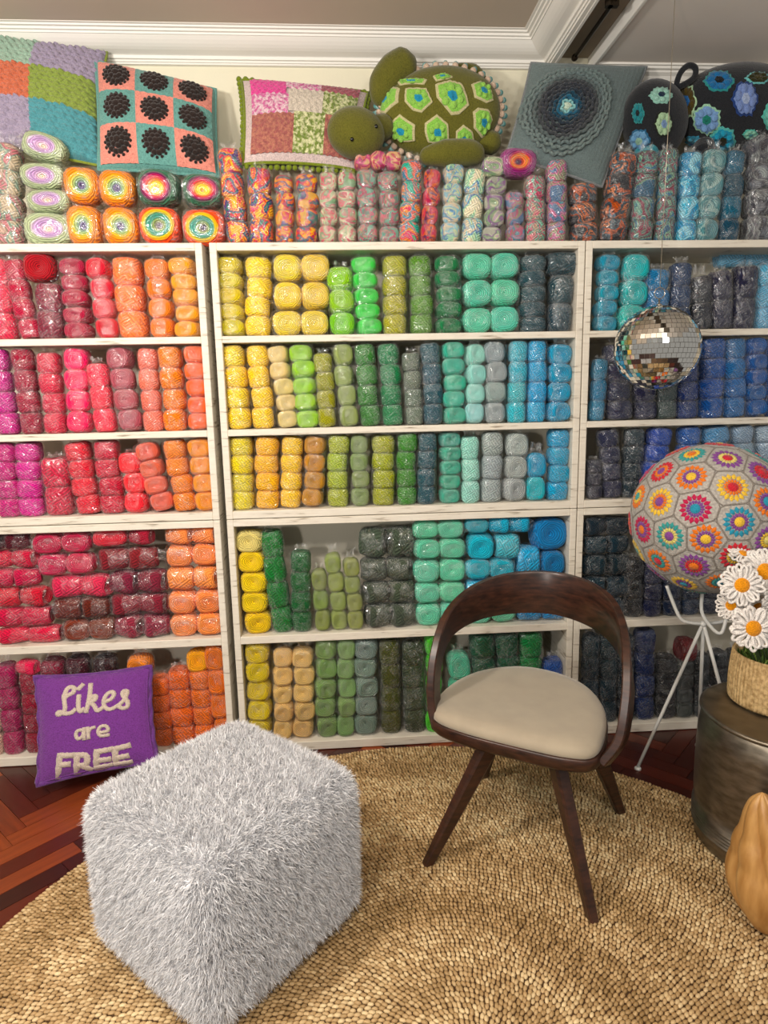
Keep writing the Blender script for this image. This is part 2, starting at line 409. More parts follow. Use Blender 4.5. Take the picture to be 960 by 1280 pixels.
def ball_mesh(name, seed, seg=22, nz=14, sq=.64, ep=.29):
    rr = random.Random(seed); V = []; F = []
    ph = [rr.uniform(0, 6.28) for _ in range(4)]
    for j in range(nz+1):
        t = -PI/2+PI*j/nz; cr_ = max(0, math.cos(t))**ep; zz = sgnpow(math.sin(t), .80)
        for i in range(seg):
            a = 2*PI*i/seg
            k = 1/((abs(math.cos(a))**(2/sq)+abs(math.sin(a))**(2/sq))**(sq/2))
            r = cr_*k*(1+.025*math.sin(3*a+ph[0]+2*t)+.02*math.sin(5*t+ph[1]))
            z = zz*(1+.03*math.sin(2*a+ph[2]))
            d = math.hypot(r, 0)
            if abs(zz) > .6: z *= 1-.55*math.exp(-(d/.15)**2)
            V.append((r*math.cos(a), r*math.sin(a), z))
    for j in range(nz):
        for i in range(seg):
            F.append((j*seg+i, j*seg+(i+1) % seg, (j+1)*seg+(i+1) % seg, (j+1)*seg+i))
    me = pymesh(name, V, F, YM['solid'])
    return me
BALL = [ball_mesh('yarn_ball', s) for s in range(5)]
BALLM = {}
def ball_of(kind, k):
    if kind == 'solid': return BALL[k % 5]
    if (kind, k % 3) not in BALLM:
        me = BALL[k % 3].copy(); me.materials.clear(); me.materials.append(YM[kind]); BALLM[(kind, k % 3)] = me
    return BALLM[(kind, k % 3)]
def film():
    m, n, b = nt('clear_film'); n.nodes.remove(b)
    out = [x for x in n.nodes if x.type == 'OUTPUT_MATERIAL'][0]
    tr = node(n, 'ShaderNodeBsdfTransparent'); gl = node(n, 'ShaderNodeBsdfGlossy'); gl.inputs['Roughness'].default_value = .11; gl.inputs['Color'].default_value = (2.0, 2.0, 2.0, 1)
    df = node(n, 'ShaderNodeBsdfDiffuse'); df.inputs[0].default_value = (.85, .85, .85, 1)
    tc = node(n, 'ShaderNodeTexCoord'); mp = node(n, 'ShaderNodeMapping'); mp.inputs['Scale'].default_value = (1, 1, .45)
    oi = node(n, 'ShaderNodeObjectInfo'); cb = node(n, 'ShaderNodeCombineXYZ'); n.links.new(math_(n, 'MULTIPLY', oi.outputs['Random'], 30), cb.inputs[0])
    va = node(n, 'ShaderNodeVectorMath', operation='ADD'); n.links.new(tc.outputs['Object'], va.inputs[0]); n.links.new(cb.outputs[0], va.inputs[1])
    n.links.new(va.outputs[0], mp.inputs[0])
    ns = node(n, 'ShaderNodeTexNoise'); ns.inputs['Scale'].default_value = 5; ns.inputs['Detail'].default_value = 3; ns.inputs['Distortion'].default_value = 1.2
    n.links.new(mp.outputs[0], ns.inputs['Vector'])
    ridge = math_(n, 'SUBTRACT', 1, math_(n, 'ABSOLUTE', math_(n, 'MULTIPLY_ADD', ns.outputs[0], 8, -4)))
    ridge = math_(n, 'MAXIMUM', ridge, 0)
    bp = node(n, 'ShaderNodeBump'); bp.inputs['Strength'].default_value = 1; bp.inputs['Distance'].default_value = .0005
    n.links.new(math_(n, 'ADD', ridge, ns.outputs[0]), bp.inputs['Height'])
    # crumpled facets: every cell of the film is tilted its own way
    m3 = node(n, 'ShaderNodeMapping'); m3.inputs['Scale'].default_value = (1, 1, .55); n.links.new(va.outputs[0], m3.inputs[0])
    dn = node(n, 'ShaderNodeVectorMath', operation='MULTIPLY_ADD'); n.links.new(ns.outputs[1], dn.inputs[0]); dn.inputs[1].default_value = (.35, .35, .35); n.links.new(m3.outputs[0], dn.inputs[2])
    vo = node(n, 'ShaderNodeTexVoronoi'); vo.inputs['Scale'].default_value = 3.4; n.links.new(dn.outputs[0], vo.inputs['Vector'])
    sb = node(n, 'ShaderNodeVectorMath', operation='SUBTRACT'); n.links.new(vo.outputs['Color'], sb.inputs[0]); sb.inputs[1].default_value = (.5, .5, .5)
    ma = node(n, 'ShaderNodeVectorMath', operation='MULTIPLY_ADD'); n.links.new(sb.outputs[0], ma.inputs[0]); ma.inputs[1].default_value = (.12, .12, .12); n.links.new(bp.outputs[0], ma.inputs[2])
    nm = node(n, 'ShaderNodeVectorMath', operation='NORMALIZE'); n.links.new(ma.outputs[0], nm.inputs[0])
    n.links.new(nm.outputs[0], gl.inputs['Normal']); n.links.new(bp.outputs[0], df.inputs['Normal'])
    fr = node(n, 'ShaderNodeFresnel'); fr.inputs[0].default_value = 1.5; n.links.new(bp.outputs[0], fr.inputs['Normal'])
    fac = math_(n, 'MINIMUM', math_(n, 'MULTIPLY_ADD', fr.outputs[0], .4, .018), .16)
    m1 = node(n, 'ShaderNodeMixShader'); n.links.new(fac, m1.inputs[0]); n.links.new(tr.outputs[0], m1.inputs[1]); n.links.new(gl.outputs[0], m1.inputs[2])
    m2 = node(n, 'ShaderNodeMixShader')
    cre = node(n, 'ShaderNodeMapRange'); cre.inputs[1].default_value = .72; cre.inputs[2].default_value = 1.0; cre.inputs[3].default_value = .012; cre.inputs[4].default_value = .22
    n.links.new(ridge, cre.inputs[0]); n2 = node(n, 'ShaderNodeTexNoise'); n2.inputs['Scale'].default_value = 1.3; n.links.new(va.outputs[0], n2.inputs['Vector'])
    n.links.new(math_(n, 'MULTIPLY', cre.outputs[0], math_(n, 'GREATER_THAN', n2.outputs[0], .48)), m2.inputs[0]); n.links.new(m1.outputs[0], m2.inputs[1]); n.links.new(df.outputs[0], m2.inputs[2])
    n.links.new(m2.outputs[0], out.inputs[0]); return m
FILM = film()
WR = {}
def wrap_mesh(n, seed):
    """film sleeve round n balls of half height 1, radius 1; z from 0 to 2n, crumpled end on top"""
    if (n, seed) in WR: return WR[(n, seed)]
    rr = random.Random(seed*31+n); seg = 30; V = []; F = []
    ph = [rr.uniform(0, 6.28) for _ in range(8)]
    lv = []
    per = 6
    for j in range(n*per+1):
        z = 2*n*j/(n*per); t = (z % 2)-1
        r = 1.10-.05*abs(t)**4
        if j == 0: r = .97
        if j == n*per: r = .99
        lv.append((r, z+(0.012 if j == 0 else 0), .030))
    lv.insert(0, (.55, .006, .01))
    L = rr.choice([.25, .5, .8])
    lv += [(.72, 2*n+.10, .05), (.5, 2*n+.12+.15*L, .10), (.42, 2*n+.12+.5*L, .16), (.50, 2*n+.12+L, .2)]
    for j, (r, z, am) in enumerate(lv):
        for i in range(seg):
            a = 2*PI*(i+(.5 if j % 2 else 0)+rr.uniform(-.28, .28))/seg
            w = rr.gauss(0, .012)+am*(math.sin(7*a+ph[0]+.9*z)+.6*math.sin(2*a+5.3*z+ph[5])+.5*math.sin(23*a+4*z+ph[6])+.7*math.sin(11*a+ph[1]-1.7*z)+.6*math.sin(17*a+ph[2]+3.1*z)+.5*math.sin(3*z+ph[3]+2*a))*.6
            k = 1/((abs(math.cos(a))**2.5+abs(math.sin(a))**2.5)**.4)
            fl = .75 if (j > len(lv)-4) else 1
            V.append(((r+w)*k*math.cos(a), (r+w)*k*math.sin(a)*fl, z+am*.6*math.sin(5*a+ph[4]) if j > len(lv)-4 else z+(rr.uniform(-.07, .07) if 1 < j < len(lv)-5 else 0)))
    for j in range(len(lv)-1):
        for i in range(seg):
            p, q, r_, s_ = j*seg+i, j*seg+(i+1) % seg, (j+1)*seg+(i+1) % seg, (j+1)*seg+i
            F += [(p, q, r_), (p, r_, s_)] if (j % 2 == 0) else [(p, q, s_), (q, r_, s_)]
    F.append(tuple(range(seg))[::-1])
    WR[(n, seed)] = pymesh('plastic_wrap', V, F, FILM, False); return WR[(n, seed)]
def jitter(c, a, rr):
    return tuple(max(0, min(1, v*(1+rr.uniform(-a, a)))) for v in c)
PK = [0]
def pack(label, group, loc, w, d, h, n, cols, style, lean=0, wrap=True, horiz=False, kind='solid', yaw=0):
    """one sleeve of n balls; loc = bottom centre; w wide, d deep, h high"""
    PK[0] += 1; rr = random.Random(PK[0]*17)
    single = n == 1
    t = thing('yarn_ball' if single and not wrap else 'yarn_pack', label, 'yarn', loc, group, (0, lean, yaw))
    base = lin(cols[0])
    for i in range(n):
        k = kind if isinstance(kind, str) else kind[i % len(kind)]
        o = link(bpy.data.objects.new('wound_yarn' if single and not wrap else 'yarn_ball', ball_of(k, PK[0]+i)), t)
        c = lin(cols[i % len(cols)])
        if max(c) < .16: c = tuple(v*.72 for v in c)
        o.color = (*jitter(c, .05, rr), 1)
        tw = rr.uniform(0, 6.28)
        if not horiz:
            hb = h/n/2
            o.location = (rr.uniform(-.004, .004), rr.uniform(-.003, .003), hb*(2*i+1))
            if style == 'e':
                o.rotation_euler = (PI/2+rr.uniform(-.22, .1), 0, rr.uniform(-.25, .25)); o.scale = (w/2*.965, hb*1.07, d/2*.95)
            else:
                o.rotation_euler = (rr.uniform(-.05, .05), rr.uniform(-.05, .05), rr.choice([0, PI/2, PI, -PI/2])); o.scale = (w/2*.97, d/2*.97, hb*1.07)
        else:
            wb = w/n/2; x = -w/2+wb*(2*i+1)
            o.location = (x, rr.uniform(-.003, .003), h/2)
            if style == 'e': o.rotation_euler = (PI/2+rr.uniform(-.15, .15), rr.uniform(-.06, .06), rr.uniform(-.15, .15)); o.scale = (wb*1.04, h/2*.985, d/2*.95)
            else: o.rotation_euler = (rr.choice([0, .4, -.4]), PI/2, 0); o.scale = (h/2*.985, d/2*.96, wb*1.04)
    if wrap:
        o = link(bpy.data.objects.new('plastic_wrap', wrap_mesh(n, rr.choice([1, 2, 3]))), t)
        if not horiz: o.scale = (w/2*.975, d/2*.975, h/n/2); o.rotation_euler = (0, 0, 0)
        else:
            s = rr.choice([1, -1]); o.rotation_euler = (0, s*PI/2, 0); o.scale = (h/2*.975, d/2*.975, w/n/2); o.location = (-s*w/2, 0, h/2)
    return t
ORD = ['first', 'second', 'third', 'fourth', 'fifth', 'sixth', 'seventh', 'eighth', 'ninth', 'tenth', 'eleventh', 'twelfth', 'thirteenth', 'fourteenth', 'fifteenth', 'sixteenth', 'seventeenth', 'eighteenth', 'nineteenth', 'twentieth', 'twenty-first', 'twenty-second', 'twenty-third', 'twenty-fourth', 'twenty-fifth', 'twenty-sixth', 'twenty-seventh']
SNAME = {1: 'top shelf', 2: 'second shelf', 3: 'third shelf', 4: 'fourth shelf', 5: 'bottom shelf', 0: 'top'}
def colpacks(row, side, data, wrapdef=True):
    """data rows: colour name; hex; bottom px x; top px x; top px y; width px; balls; style e/s; [kind] [flags]"""
    zs = SHZ[row]; k = 0
    items = []
    for line in data.strip().splitlines():
        f = [s.strip() for s in line.split(';')]
        items.append(f)
    for f in items:
        name, hx, xb, xt, yt, wd, n, st = f[0], f[1].split(','), float(f[2]), float(f[3]), float(f[4]), float(f[5]), int(f[6]), f[7]
        kind = f[8] if len(f) > 8 and f[8] else 'solid'
        kind = kind.split(',') if ',' in kind else kind
        flags = f[9] if len(f) > 9 else ''
        yb = 'back' in flags
        y = .06 if not yb else .2
        for _ in range(2):
            wm = xat(xb+wd/2, y, zs+.1)-xat(xb-wd/2, y, zs+.1)
            y = (.016 if not yb else .13)+wm/2
        z1 = at(xt, yt, y=y-.5*wm*.4).z
        z0 = zs
        if 'z=' in flags:
            pz = float(flags.split('z=')[1].split()[0]); z0 = at(xb, pz, y=y).z
        h = z1-z0
        xB = xat(xb, y, z0+h/n/2); xT = xat(xt, y, z1-h/n/2)
        lean = math.atan2(xT-xB, h*(n-1)/n) if n > 1 else 0
        xB -= math.tan(lean)*h/n/2
        ww = wm*.985
        if row: h = min(h, {1: .290, 2: .318, 3: .288, 4: .43, 5: .435}[row]*math.cos(lean)-abs(math.sin(lean))*ww/2-.004) if z0 == zs else h
        z0 += abs(math.sin(lean))*ww/2*.85+.001
        k += 1
        what = 'yarn ball' if (n == 1) else 'yarn pack'
        if row: lab = f'{name} {what}, {ORD[k-1]} from left, {SNAME[row]} of the {side} bookcase'
        else: lab = f'{name} {what}, {ORD[k-1]} from left among the tall packs atop the bookcases'
        if 'lab=' in flags: lab = flags.split('lab=')[1]
        pack(lab, f'yarn on the {SNAME[row]} of the {side} bookcase' if row else 'yarn on top of the bookcases', (xB, y, z0), ww, ww*.98, h, n, hx, st, lean, 'nowrap' not in flags, False, kind)
def rectpacks(row, side, data, ybase=None):
    """name; hex; x0;y0;x1;y1 px; n; style; where ; kind; flags"""
    zs = SHZ[row]
    for line in data.strip().splitlines():
        f = [s.strip() for s in line.split(';')]
        name, hx = f[0], f[1].split(','); x0, y0, x1, y1 = map(float, f[2:6]); n = int(f[6]); st = f[7]; where = f[8]
        kind = f[9] if len(f) > 9 and f[9] else 'solid'; flags = f[10] if len(f) > 10 else ''
        hpx = y1-y0; y = .07
        if 'y=' in flags: yc = float(flags.split('y=')[1].split()[0])
        else: yc = None
        for _ in range(3):
            za = at((x0+x1)/2, y1, y=y).z; zb_ = at((x0+x1)/2, y0, y=y).z
            h = zb_-za; dd = min(h, .115); y = yc if yc is not None else .016+dd/2
        if abs(za-zs) < .03 or 'floor' in flags: za = zs+.001; h = zb_-za
        zm = za+h/2
        xa, xb = xat(x0, y, zm), xat(x1, y, zm)
        w_ = (xb-xa)*.97
        tl = float(flags.split('tilt=')[1].split()[0]) if 'tilt=' in flags else 0
        what = 'yarn ball' if n == 1 else 'yarn pack'
        if 'nearby' in where: lab = f'{name} {what} {where.replace("nearby ", "")}'
        else:
            lab = f'{name} {what}, {where}'
            for suf in (f', {side} bookcase', f', {SNAME[row]}'):
                if len((lab+suf).split()) <= 16: lab += suf
        pack(lab, f'yarn on the {SNAME[row]} of the {side} bookcase' if row else 'yarn on top of the bookcases', ((xa+xb)/2, y, za), w_, dd*.97, h*.985, n, hx, st, tl, 'nowrap' not in flags, True, kind)

colpacks(1, 'left', '''
crimson pink;#D2103F;8;0;316;30;3;s
dark red;#B81E40;38;20;324;26;4;s
dark maroon;#7A1430;66;64;356;34;2;s
magenta red;#B5123F;101;91;316;34;5;e
coral red;#E2505A;136;124;316;29;4;e
peach;#FF9068;168;160;315;38;3;s
orange;#F7821E;204;198;325;31;4;e
golden orange;#FFA81C;237;229;314;33;5;e
''')
rectpacks(1, 'left', '''
bright red;#A80A1C;32;316;71;354;1;e;sitting on the dark maroon pack;solid;nowrap
''')
colpacks(2, 'left', '''
magenta pink;#C8308C;12;-3;430;30;4;s
dark crimson;#9A1A38;42;29;434;28;4;s
ruby red;#D01840;71;62;442;29;4;s
hot pink;#FF3C6E;102;96;431;31;4;e
salmon pink;#F86470;133;124;456;28;3;s
dusty rose;#B8606A;163;151;430;31;4;e
peach pink;#F08A78;193;186;437;26;4;s
smooth orange;#F57F10;221;213;434;30;4;s
vivid orange;#FF6A1E;250;243;429;29;5;e
''')
colpacks(3, 'left', '''
deep magenta;#C40078;14;6;552;30;4;s
orchid pink;#D63C94;43;37;554;32;4;s
crimson;#C4103E;77;72;574;36;2;s
scarlet;#E01030;112;98;552;32;4;s
cherry red;#C81638;143;134;552;31;4;s
coral pink;#FF6468;172;166;567;29;3;e
salmon;#F07E6E;203;183;551;30;4;e
tangerine orange;#F5820E;232;219;549;29;4;s
amber orange;#FF9818;258;250;549;30;4;e
''')
rectpacks(4, 'left', '''
crimson;#D41440;0;781;79;806;2;s;bottom of the leftmost stack;;floor
dark crimson;#C01440;-6;757;67;781;2;s;second up in the leftmost stack
scarlet;#C8102E;-10;732;64;757;2;s;third up in the leftmost stack
raspberry;#C41848;-14;709;52;732;2;s;fourth up in the leftmost stack
deep red;#C80838;-18;686;49;709;2;s;fifth up in the leftmost stack
dark maroon;#5E1426;-22;664;37;686;2;s;top of the leftmost stack
rust brown;#7C3420;81;771;147;800;2;e;bottom of the brown and rose stack;;floor
dark brown;#6E2A20;70;745;138;771;2;s;second up in the brown and rose stack
deep rose;#D05468;66;717;142;745;2;s;third up in the brown and rose stack
pale rose;#CC5068;50;690;121;717;2;e;fourth up in the brown and rose stack
rose pink;#C24A62;43;664;116;690;2;e;top of the brown and rose stack
dusty plum;#8A3C4A;147;766;213;797;2;s;bottom of the plum stack;;floor
mulberry;#80303C;140;740;212;766;2;s;second up in the plum stack
wine red;#7C3040;139;711;211;740;2;s;third up in the plum stack
dark rose;#7E3238;124;683;198;711;2;s;fourth up in the plum stack
rose red;#D44E58;117;660;160;683;1;e;on top of the plum stack
dark red;#A81030;162;660;193;680;1;s;on top of the plum stack beside the peach yarn
light peach;#FFA070;214;764;281;793;2;e;bottom of the peach stack;;floor
light peach;#FFA070;212;735;279;764;2;e;second up in the peach stack
light peach;#FFA070;211;706;276;735;2;s;third up in the peach stack
light peach;#FFA070;209;679;275;706;2;e;fourth up in the peach stack
light peach;#FFA070;208;657;273;679;2;s;top of the peach stack
''')
colpacks(5, 'left', '''
cream;#D8B8A8;-4;-8;890;22;2;s
magenta;#A00C50;20;8;832;26;4;s
dark wine;#901430;47;40;842;25;4;s
maroon;#7C1430;76;68;826;30;4;s
dark plum;#4C1424;107;100;823;29;4;s
blackberry;#38141C;139;132;823;30;4;s
bright orange;#F58A18;182;177;821;30;4;e
dark film wrapped orange;#F26A10;206;201;847;25;4;s
deep orange;#E8620E;230;224;838;30;4;s
burnt orange;#EC6C14;257;251;838;27;4;s
light orange;#F07418;281;270;807;26;4;e
''')
rectpacks(5, 'left', '''
bright pink;#F0305A;22;824;50;842;1;s;lying on the dark wine pack
golden yellow;#F8A020;234;810;262;838;1;e;on top of the burnt orange pack;solid;nowrap
''')
colpacks(1, 'middle', '''
lemon yellow;#E4CC20;292;288;315;33;5;e
bright yellow;#FFD41E;324;323;315;33;4;s
lime green;#78D01A,#96C844,#96CC40;429;426;336;33;3;e
mint green;#62DE6A;460;455;318;32;5;e
olive;#A4A436;494;493;318;31;4;s
moss green;#5E8C3C;527;525;317;29;4;s
dark green;#1E7A48;560;559;316;32;5;e
dark teal;#0C4C5A;664;664;315;33;5;s
slate teal;#204450;699;701;346;31;2;s
''')
rectpacks(1, 'middle', '''
pale yellow;#F2D468;341;388;411;420;2;e;bottom of the three-high yellow stack;;floor
pale yellow;#F2D468;342;353;412;388;2;e;middle of the three-high yellow stack
pale yellow;#F2D468;342;318;412;353;2;e;top of the three-high yellow stack
aqua mint;#70CDB0;577;384;647;416;2;e;bottom of the three-high mint stack;;floor
aqua mint;#70CDB0;577;350;647;384;2;e;middle of the three-high mint stack
aqua mint;#70CDB0;577;317;647;350;2;e;top of the three-high mint stack
slate teal;#204450;682;315;720;346;1;s;on the slate teal pack at the right end
''')
colpacks(2, 'middle', '''
golden yellow;#F8D024;300;292;430;31;4;s
warm yellow;#FFCC28;330;322;430;28;4;s
cream;#F0DC98;360;347;430;26;5;e
lime;#A8D858;384;377;430;30;5;e
olive;#9C9C30;409;404;443;24;4;s
sage;#98A868;435;428;432;24;4;e
forest green;#3E7A38;463;455;432;27;4;s
emerald green;#147A44;490;485;431;27;4;s
grey green;#6C7868;517;514;442;23;4;s
dark teal;#1C5868;541;537;430;25;4;s
sea green;#52B8A0;567;566;428;29;5;e
pale aqua;#A0DCD4;593;593;432;25;4;e
silver grey;#98A8A8;618;618;426;27;4;e
light aqua;#5CB8C8;645;646;426;24;4;s
sky blue;#28A8DC;669;671;425;24;4;s
turquoise blue;#1CA0CC;696;699;431;30;4;e
''')
colpacks(3, 'middle', '''
lemon yellow;#E8D030;305;302;547;30;4;s
orange yellow;#FFB81C;334;334;546;31;4;s
light yellow;#F8CC58;363;366;546;28;4;s
golden brown;#CC9038;391;395;546;27;4;e
light olive;#A8B850;422;423;544;27;4;s
sage green;#8CA068;450;450;545;23;4;e
olive green;#A0A83C;479;479;545;29;4;s
grass green;#3E8428;508;508;543;25;4;s
dark teal;#145868;533;533;542;24;4;s
mint;#54B49C;562;561;540;26;5;e
pale aqua;#A0DCD0;588;587;547;24;3;s
light grey;#A0ACAC;613;614;541;27;3;s
silver grey;#A8B4B4;641;644;543;29;3;e
turquoise;#48B8C8,#189CC8;668;669;568;25;2;e
bright turquoise;#1EA4D0;696;698;536;27;4;s
''')
colpacks(4, 'middle', '''
stacked yellow;#ECC850,#ECCC58,#F0D050,#F4CC28,#E8D88C;322;314;656;35;5;e;solid;nowrap
tall dark green;#1C7030;352;339;656;28;4;s
dark green;#1C6C34;378;376;690;26;4;s
short olive;#8A9A58;404;400;713;20;3;e
tall olive;#98A460;425;417;693;21;4;e
olive green;#94A05C;445;439;699;21;4;e
''')
rectpacks(4, 'middle', '''
dark grey green;#4E5A4A;456;752;519;779;2;s;bottom of the dark grey green stack;;floor
dark grey green;#4E5A4A;453;724;517;752;2;s;second up in the dark grey green stack
dark grey green;#4E5A4A;450;695;515;724;2;s;third up in the dark grey green stack
dark grey green;#4E5A4A;450;657;516;695;2;s;top of the dark grey green stack
pale mint;#74D0AE;519;751;580;778;2;e;bottom of the pale mint stack;;floor
pale mint;#74D0AE;517;726;580;751;2;e;second up in the pale mint stack
pale mint;#74D0AE;516;697;581;726;2;e;third up in the pale mint stack
pale mint;#74D0AE;516;672;581;697;2;e;fourth up in the pale mint stack
pale mint;#74D0AE;515;649;579;672;2;e;top of the pale mint stack
mint;#74CCB0;582;749;642;777;2;e;bottom of the aqua stack;;floor
bright blue;#28B0DC;581;722;643;749;2;s;second up in the aqua stack
aqua blue;#34B0CC;580;697;642;722;2;e;third up in the aqua stack
aqua;#3CB8D8;583;665;616;697;1;e;left of two on the aqua stack;;nowrap
light aqua;#5CC0CC;617;665;647;697;1;s;right of two on the aqua stack
teal blue;#20B0C4;581;647;610;665;1;e;at the top of the aqua stack
medium blue;#2488C0;644;746;706;774;2;s;bottom of the bright blue stack;;floor
medium blue;#2488C0;644;717;706;746;2;s;second up in the bright blue stack
bright blue;#28A8E0;643;680;672;717;1;s;lying left on the bright blue stack
ocean blue;#0878B4;673;686;703;717;1;e;lying right on the bright blue stack;;nowrap
deep ocean blue;#0A78B8;663;646;705;686;1;e;big loose one atop the bright blue stack;;nowrap
turquoise;#2CA8CC;611;645;662;665;2;s;top of the aqua and blue stacks
''')
colpacks(5, 'middle', '''
strong yellow;#DCC420;325;323;804;31;5;e
cream;#ECC888;355;353;812;25;5;e
buttery cream;#ECC888;380;379;812;27;5;e
sage;#7C9C60;408;407;800;27;5;e
light sage;#84A46C;433;432;800;23;5;e
slate grey;#748880;458;457;799;30;5;e
dark olive;#485018;488;487;801;26;4;s
dark grey green;#3C4A34;517;516;802;28;4;s
bright green;#50D030;542;541;795;20;5;e
sea green;#5CB090;578;573;818;29;3;e
bottle green;#0C5A3C;604;602;793;31;4;s
deep green;#0C5A3C;634;632;792;29;4;s
mid green;#1E7A40;662;662;791;29;4;s
royal blue;#2050A0;690;690;826;26;3;s
''')
colpacks(1, 'right', '''
cyan;#20A0C0;754;760;309;27;5;e
turquoise;#30B8B8;785;792;309;34;3;e
ocean blue;#1070A8;816;820;338;30;3;s
dark blue;#163C68;846;850;330;26;3;s
black navy;#1C2030;874;874;347;25;2;s
navy purple;#2A2A44;899;899;340;26;2;s
midnight navy;#20203E;926;929;334;30;2;s
light blue;#6CA8CC;955;958;331;26;3;s
pale blue;#78B0D0;981;984;322;25;3;s
''')
rectpacks(1, 'right', '''
pale sky blue;#78B0D0;893;313;962;336;2;s;lying across the back of the navy packs;;y=.17
''')
colpacks(2, 'right', '''
short cyan blue;#107CA8;745;749;450;20;3;s
tall navy;#2C3050;772;770;432;32;4;s
deep navy;#2E3054;804;803;436;27;4;s
dark grey green;#3E5254;831;831;436;25;4;s
royal blue;#203C7C;857;858;434;25;4;s
cobalt blue;#2C5CA8;886;888;421;30;4;s
denim blue;#4A78B0;916;916;418;26;4;s
medium blue;#4470B4;942;942;418;26;5;e
strong blue;#3060A8;967;968;420;23;4;s
''')
colpacks(3, 'right', '''
short navy;#282C44;741;741;576;20;3;s
tall navy;#2C3050;763;759;536;25;4;s
dark slate;#1E3440;787;791;537;24;4;s
ultramarine blue;#1C48A8;812;822;536;29;4;s
steel blue;#4068B0;860;860;533;26;4;s
sky grey blue;#6898C0;893;893;533;32;4;s
pale grey blue;#90A8C0;926;926;533;27;4;s
misty blue;#A0B8C8;955;955;533;27;4;s
''')
rectpacks(4, 'right', '''
dark teal;#0C3040;728;745;776;771;2;s;bottom of the dark teal stack;;floor
dark petrol;#0E3444;728;718;783;745;2;s;second up in the dark teal stack
petrol blue;#0C2C38;728;691;784;718;2;s;third up in the dark teal stack
deep petrol;#123A4A;728;668;784;691;2;s;fourth up in the dark teal stack
black teal;#0E2A38;728;645;784;668;2;s;top of the dark teal stack
''')
colpacks(4, 'right', '''
black film wrapped;#14181F;789;790;700;24;3;s
dark navy;#1C2450;813;814;690;23;4;s
inky blue;#1C2E50;837;838;690;24;4;s
slate blue;#283C58;861;862;690;23;4;s
navy;#1C2848;885;886;690;23;4;s
shadowy blue;#20304C;909;910;690;23;4;s
dim blue;#24344C;933;934;690;23;4;s
dusky blue;#24344C;957;958;690;23;4;s
''')
colpacks(5, 'right', '''
dark petrol;#12303C;736;737;795;21;4;s
dark teal;#12303C;758;759;797;22;4;s
deep teal;#102834;780;781;794;20;4;s
navy blue;#1C3468;803;804;788;25;4;s
black;#14181C;829;830;822;26;4;s
charcoal grey;#4C5250;853;854;826;21;4;e
dark grey;#30383C;874;875;818;19;4;s
blue black;#1E262C;895;896;815;21;4;s
dim black;#1E262C;917;918;815;21;4;s
coal black;#1E262C;940;941;815;22;4;s
''')
rectpacks(5, 'right', '''
dark red;#7A1820;846;796;866;825;1;s;lying on the charcoal grey pack
''')
# ---------------------------------------------------------------- yarn on top of the bookcases
rectpacks(0, 'left', '''
lilac and cream;#fff;33;267;92;302;1;e;nearby at the bottom of the lilac cake stack;cakelilac;floor
lilac and cream;#fff;36;238;88;267;1;e;nearby second up in the lilac cake stack;cakelilac
lilac and cream;#fff;29;205;83;238;1;e;nearby third up in the lilac cake stack;cakelilac
lilac and cream;#fff;26;168;80;203;1;e;nearby tipped on top of the lilac cake stack;cakelilac;tilt=.25
orange rimmed;#fff;87;257;129;302;1;e;nearby below, beside the lilac cake stack;cakeorange;floor
orange rimmed;#fff;83;210;126;257;1;e;nearby above, beside the lilac cake stack;cakeorange
orange rimmed;#fff;131;260;174;302;1;e;nearby below, second orange pair from left;cakeorange;floor
orange rimmed;#fff;127;214;171;260;1;e;nearby above, second orange pair from left;cakeorange
rainbow rimmed green and purple;#fff;177;260;227;302;1;e;nearby below, under the black flower cushion;cakerain2;floor
red and yellow centred;#fff;175;213;225;260;1;e;nearby above, under the black flower cushion;cakerain
rainbow rimmed green and purple;#fff;231;262;283;302;1;e;nearby below, rightmost of the round cakes;cakerain2;floor
red and yellow centred;#fff;230;220;278;262;1;e;nearby above, rightmost of the round cakes;cakerain
''')
colpacks(0, 'all', '''
muted rose and green;#fff;16;10;182;36;4;s;muted
tall rainbow;#fff;299;288;188;30;4;s;rain
shorter rainbow;#fff;327;325;212;31;3;s;rain
rainbow;#fff;357;356;221;24;4;e;rain
narrow rainbow;#fff;384;383;219;28;4;e;rain
sage and pink;#fff;411;411;217;23;4;e;sagepink
pink and sage;#fff;434;434;217;24;4;e;sagepink
rose and teal;#fff;459;459;213;26;4;e;pinkteal
teal and rose;#fff;486;485;217;26;4;e;pinkteal
teal and orange;#fff;510;515;203;27;4;s;rain2
red and purple;#fff;536;540;213;21;4;e;redpink
pale blue and green;#fff;562;565;205;25;4;e;pastel
pastel blue and yellow;#fff;588;592;213;27;3;s;pastel
green and lilac;#fff;615;618;224;26;4;e;lilac
pink and blue;#fff;643;642;241;23;3;e;pinkblue
bright pink and teal;#fff;667;667;221;26;3;s;pinkteal
tall pink and blue;#fff;695;694;202;26;4;s;pinkblue
short dark orange flecked;#fff;728;727;231;33;3;s;dark
tall dark orange flecked;#fff;764;777;193;33;4;s;dark
teal and red;#fff;799;806;191;28;4;s;tealred
green and dark red;#fff;829;833;188;24;4;s;tealred
bright blue;#fff;856;861;191;26;4;s;bluemix
pale teal grey;#fff;880;889;188;29;4;e;tealgrey
petrol blue;#1C5068,#28607C;909;916;190;24;4;s
white and grey;#fff;944;947;172;33;4;e;greys
dark grey mixed;#fff;977;978;172;30;4;e;greys
''')
rectpacks(0, 'left', '''
hot pink mixed;#fff;443;190;502;214;3;e;nearby lying under the green turtle head;pink;y=.06
lilac green;#fff;601;197;630;223;1;e;nearby on the green and lilac pack;lilac;y=.06
purple and orange;#fff;624;187;668;223;1;e;nearby in film below the grey ruffled cushion;cakepink;y=.06
''')

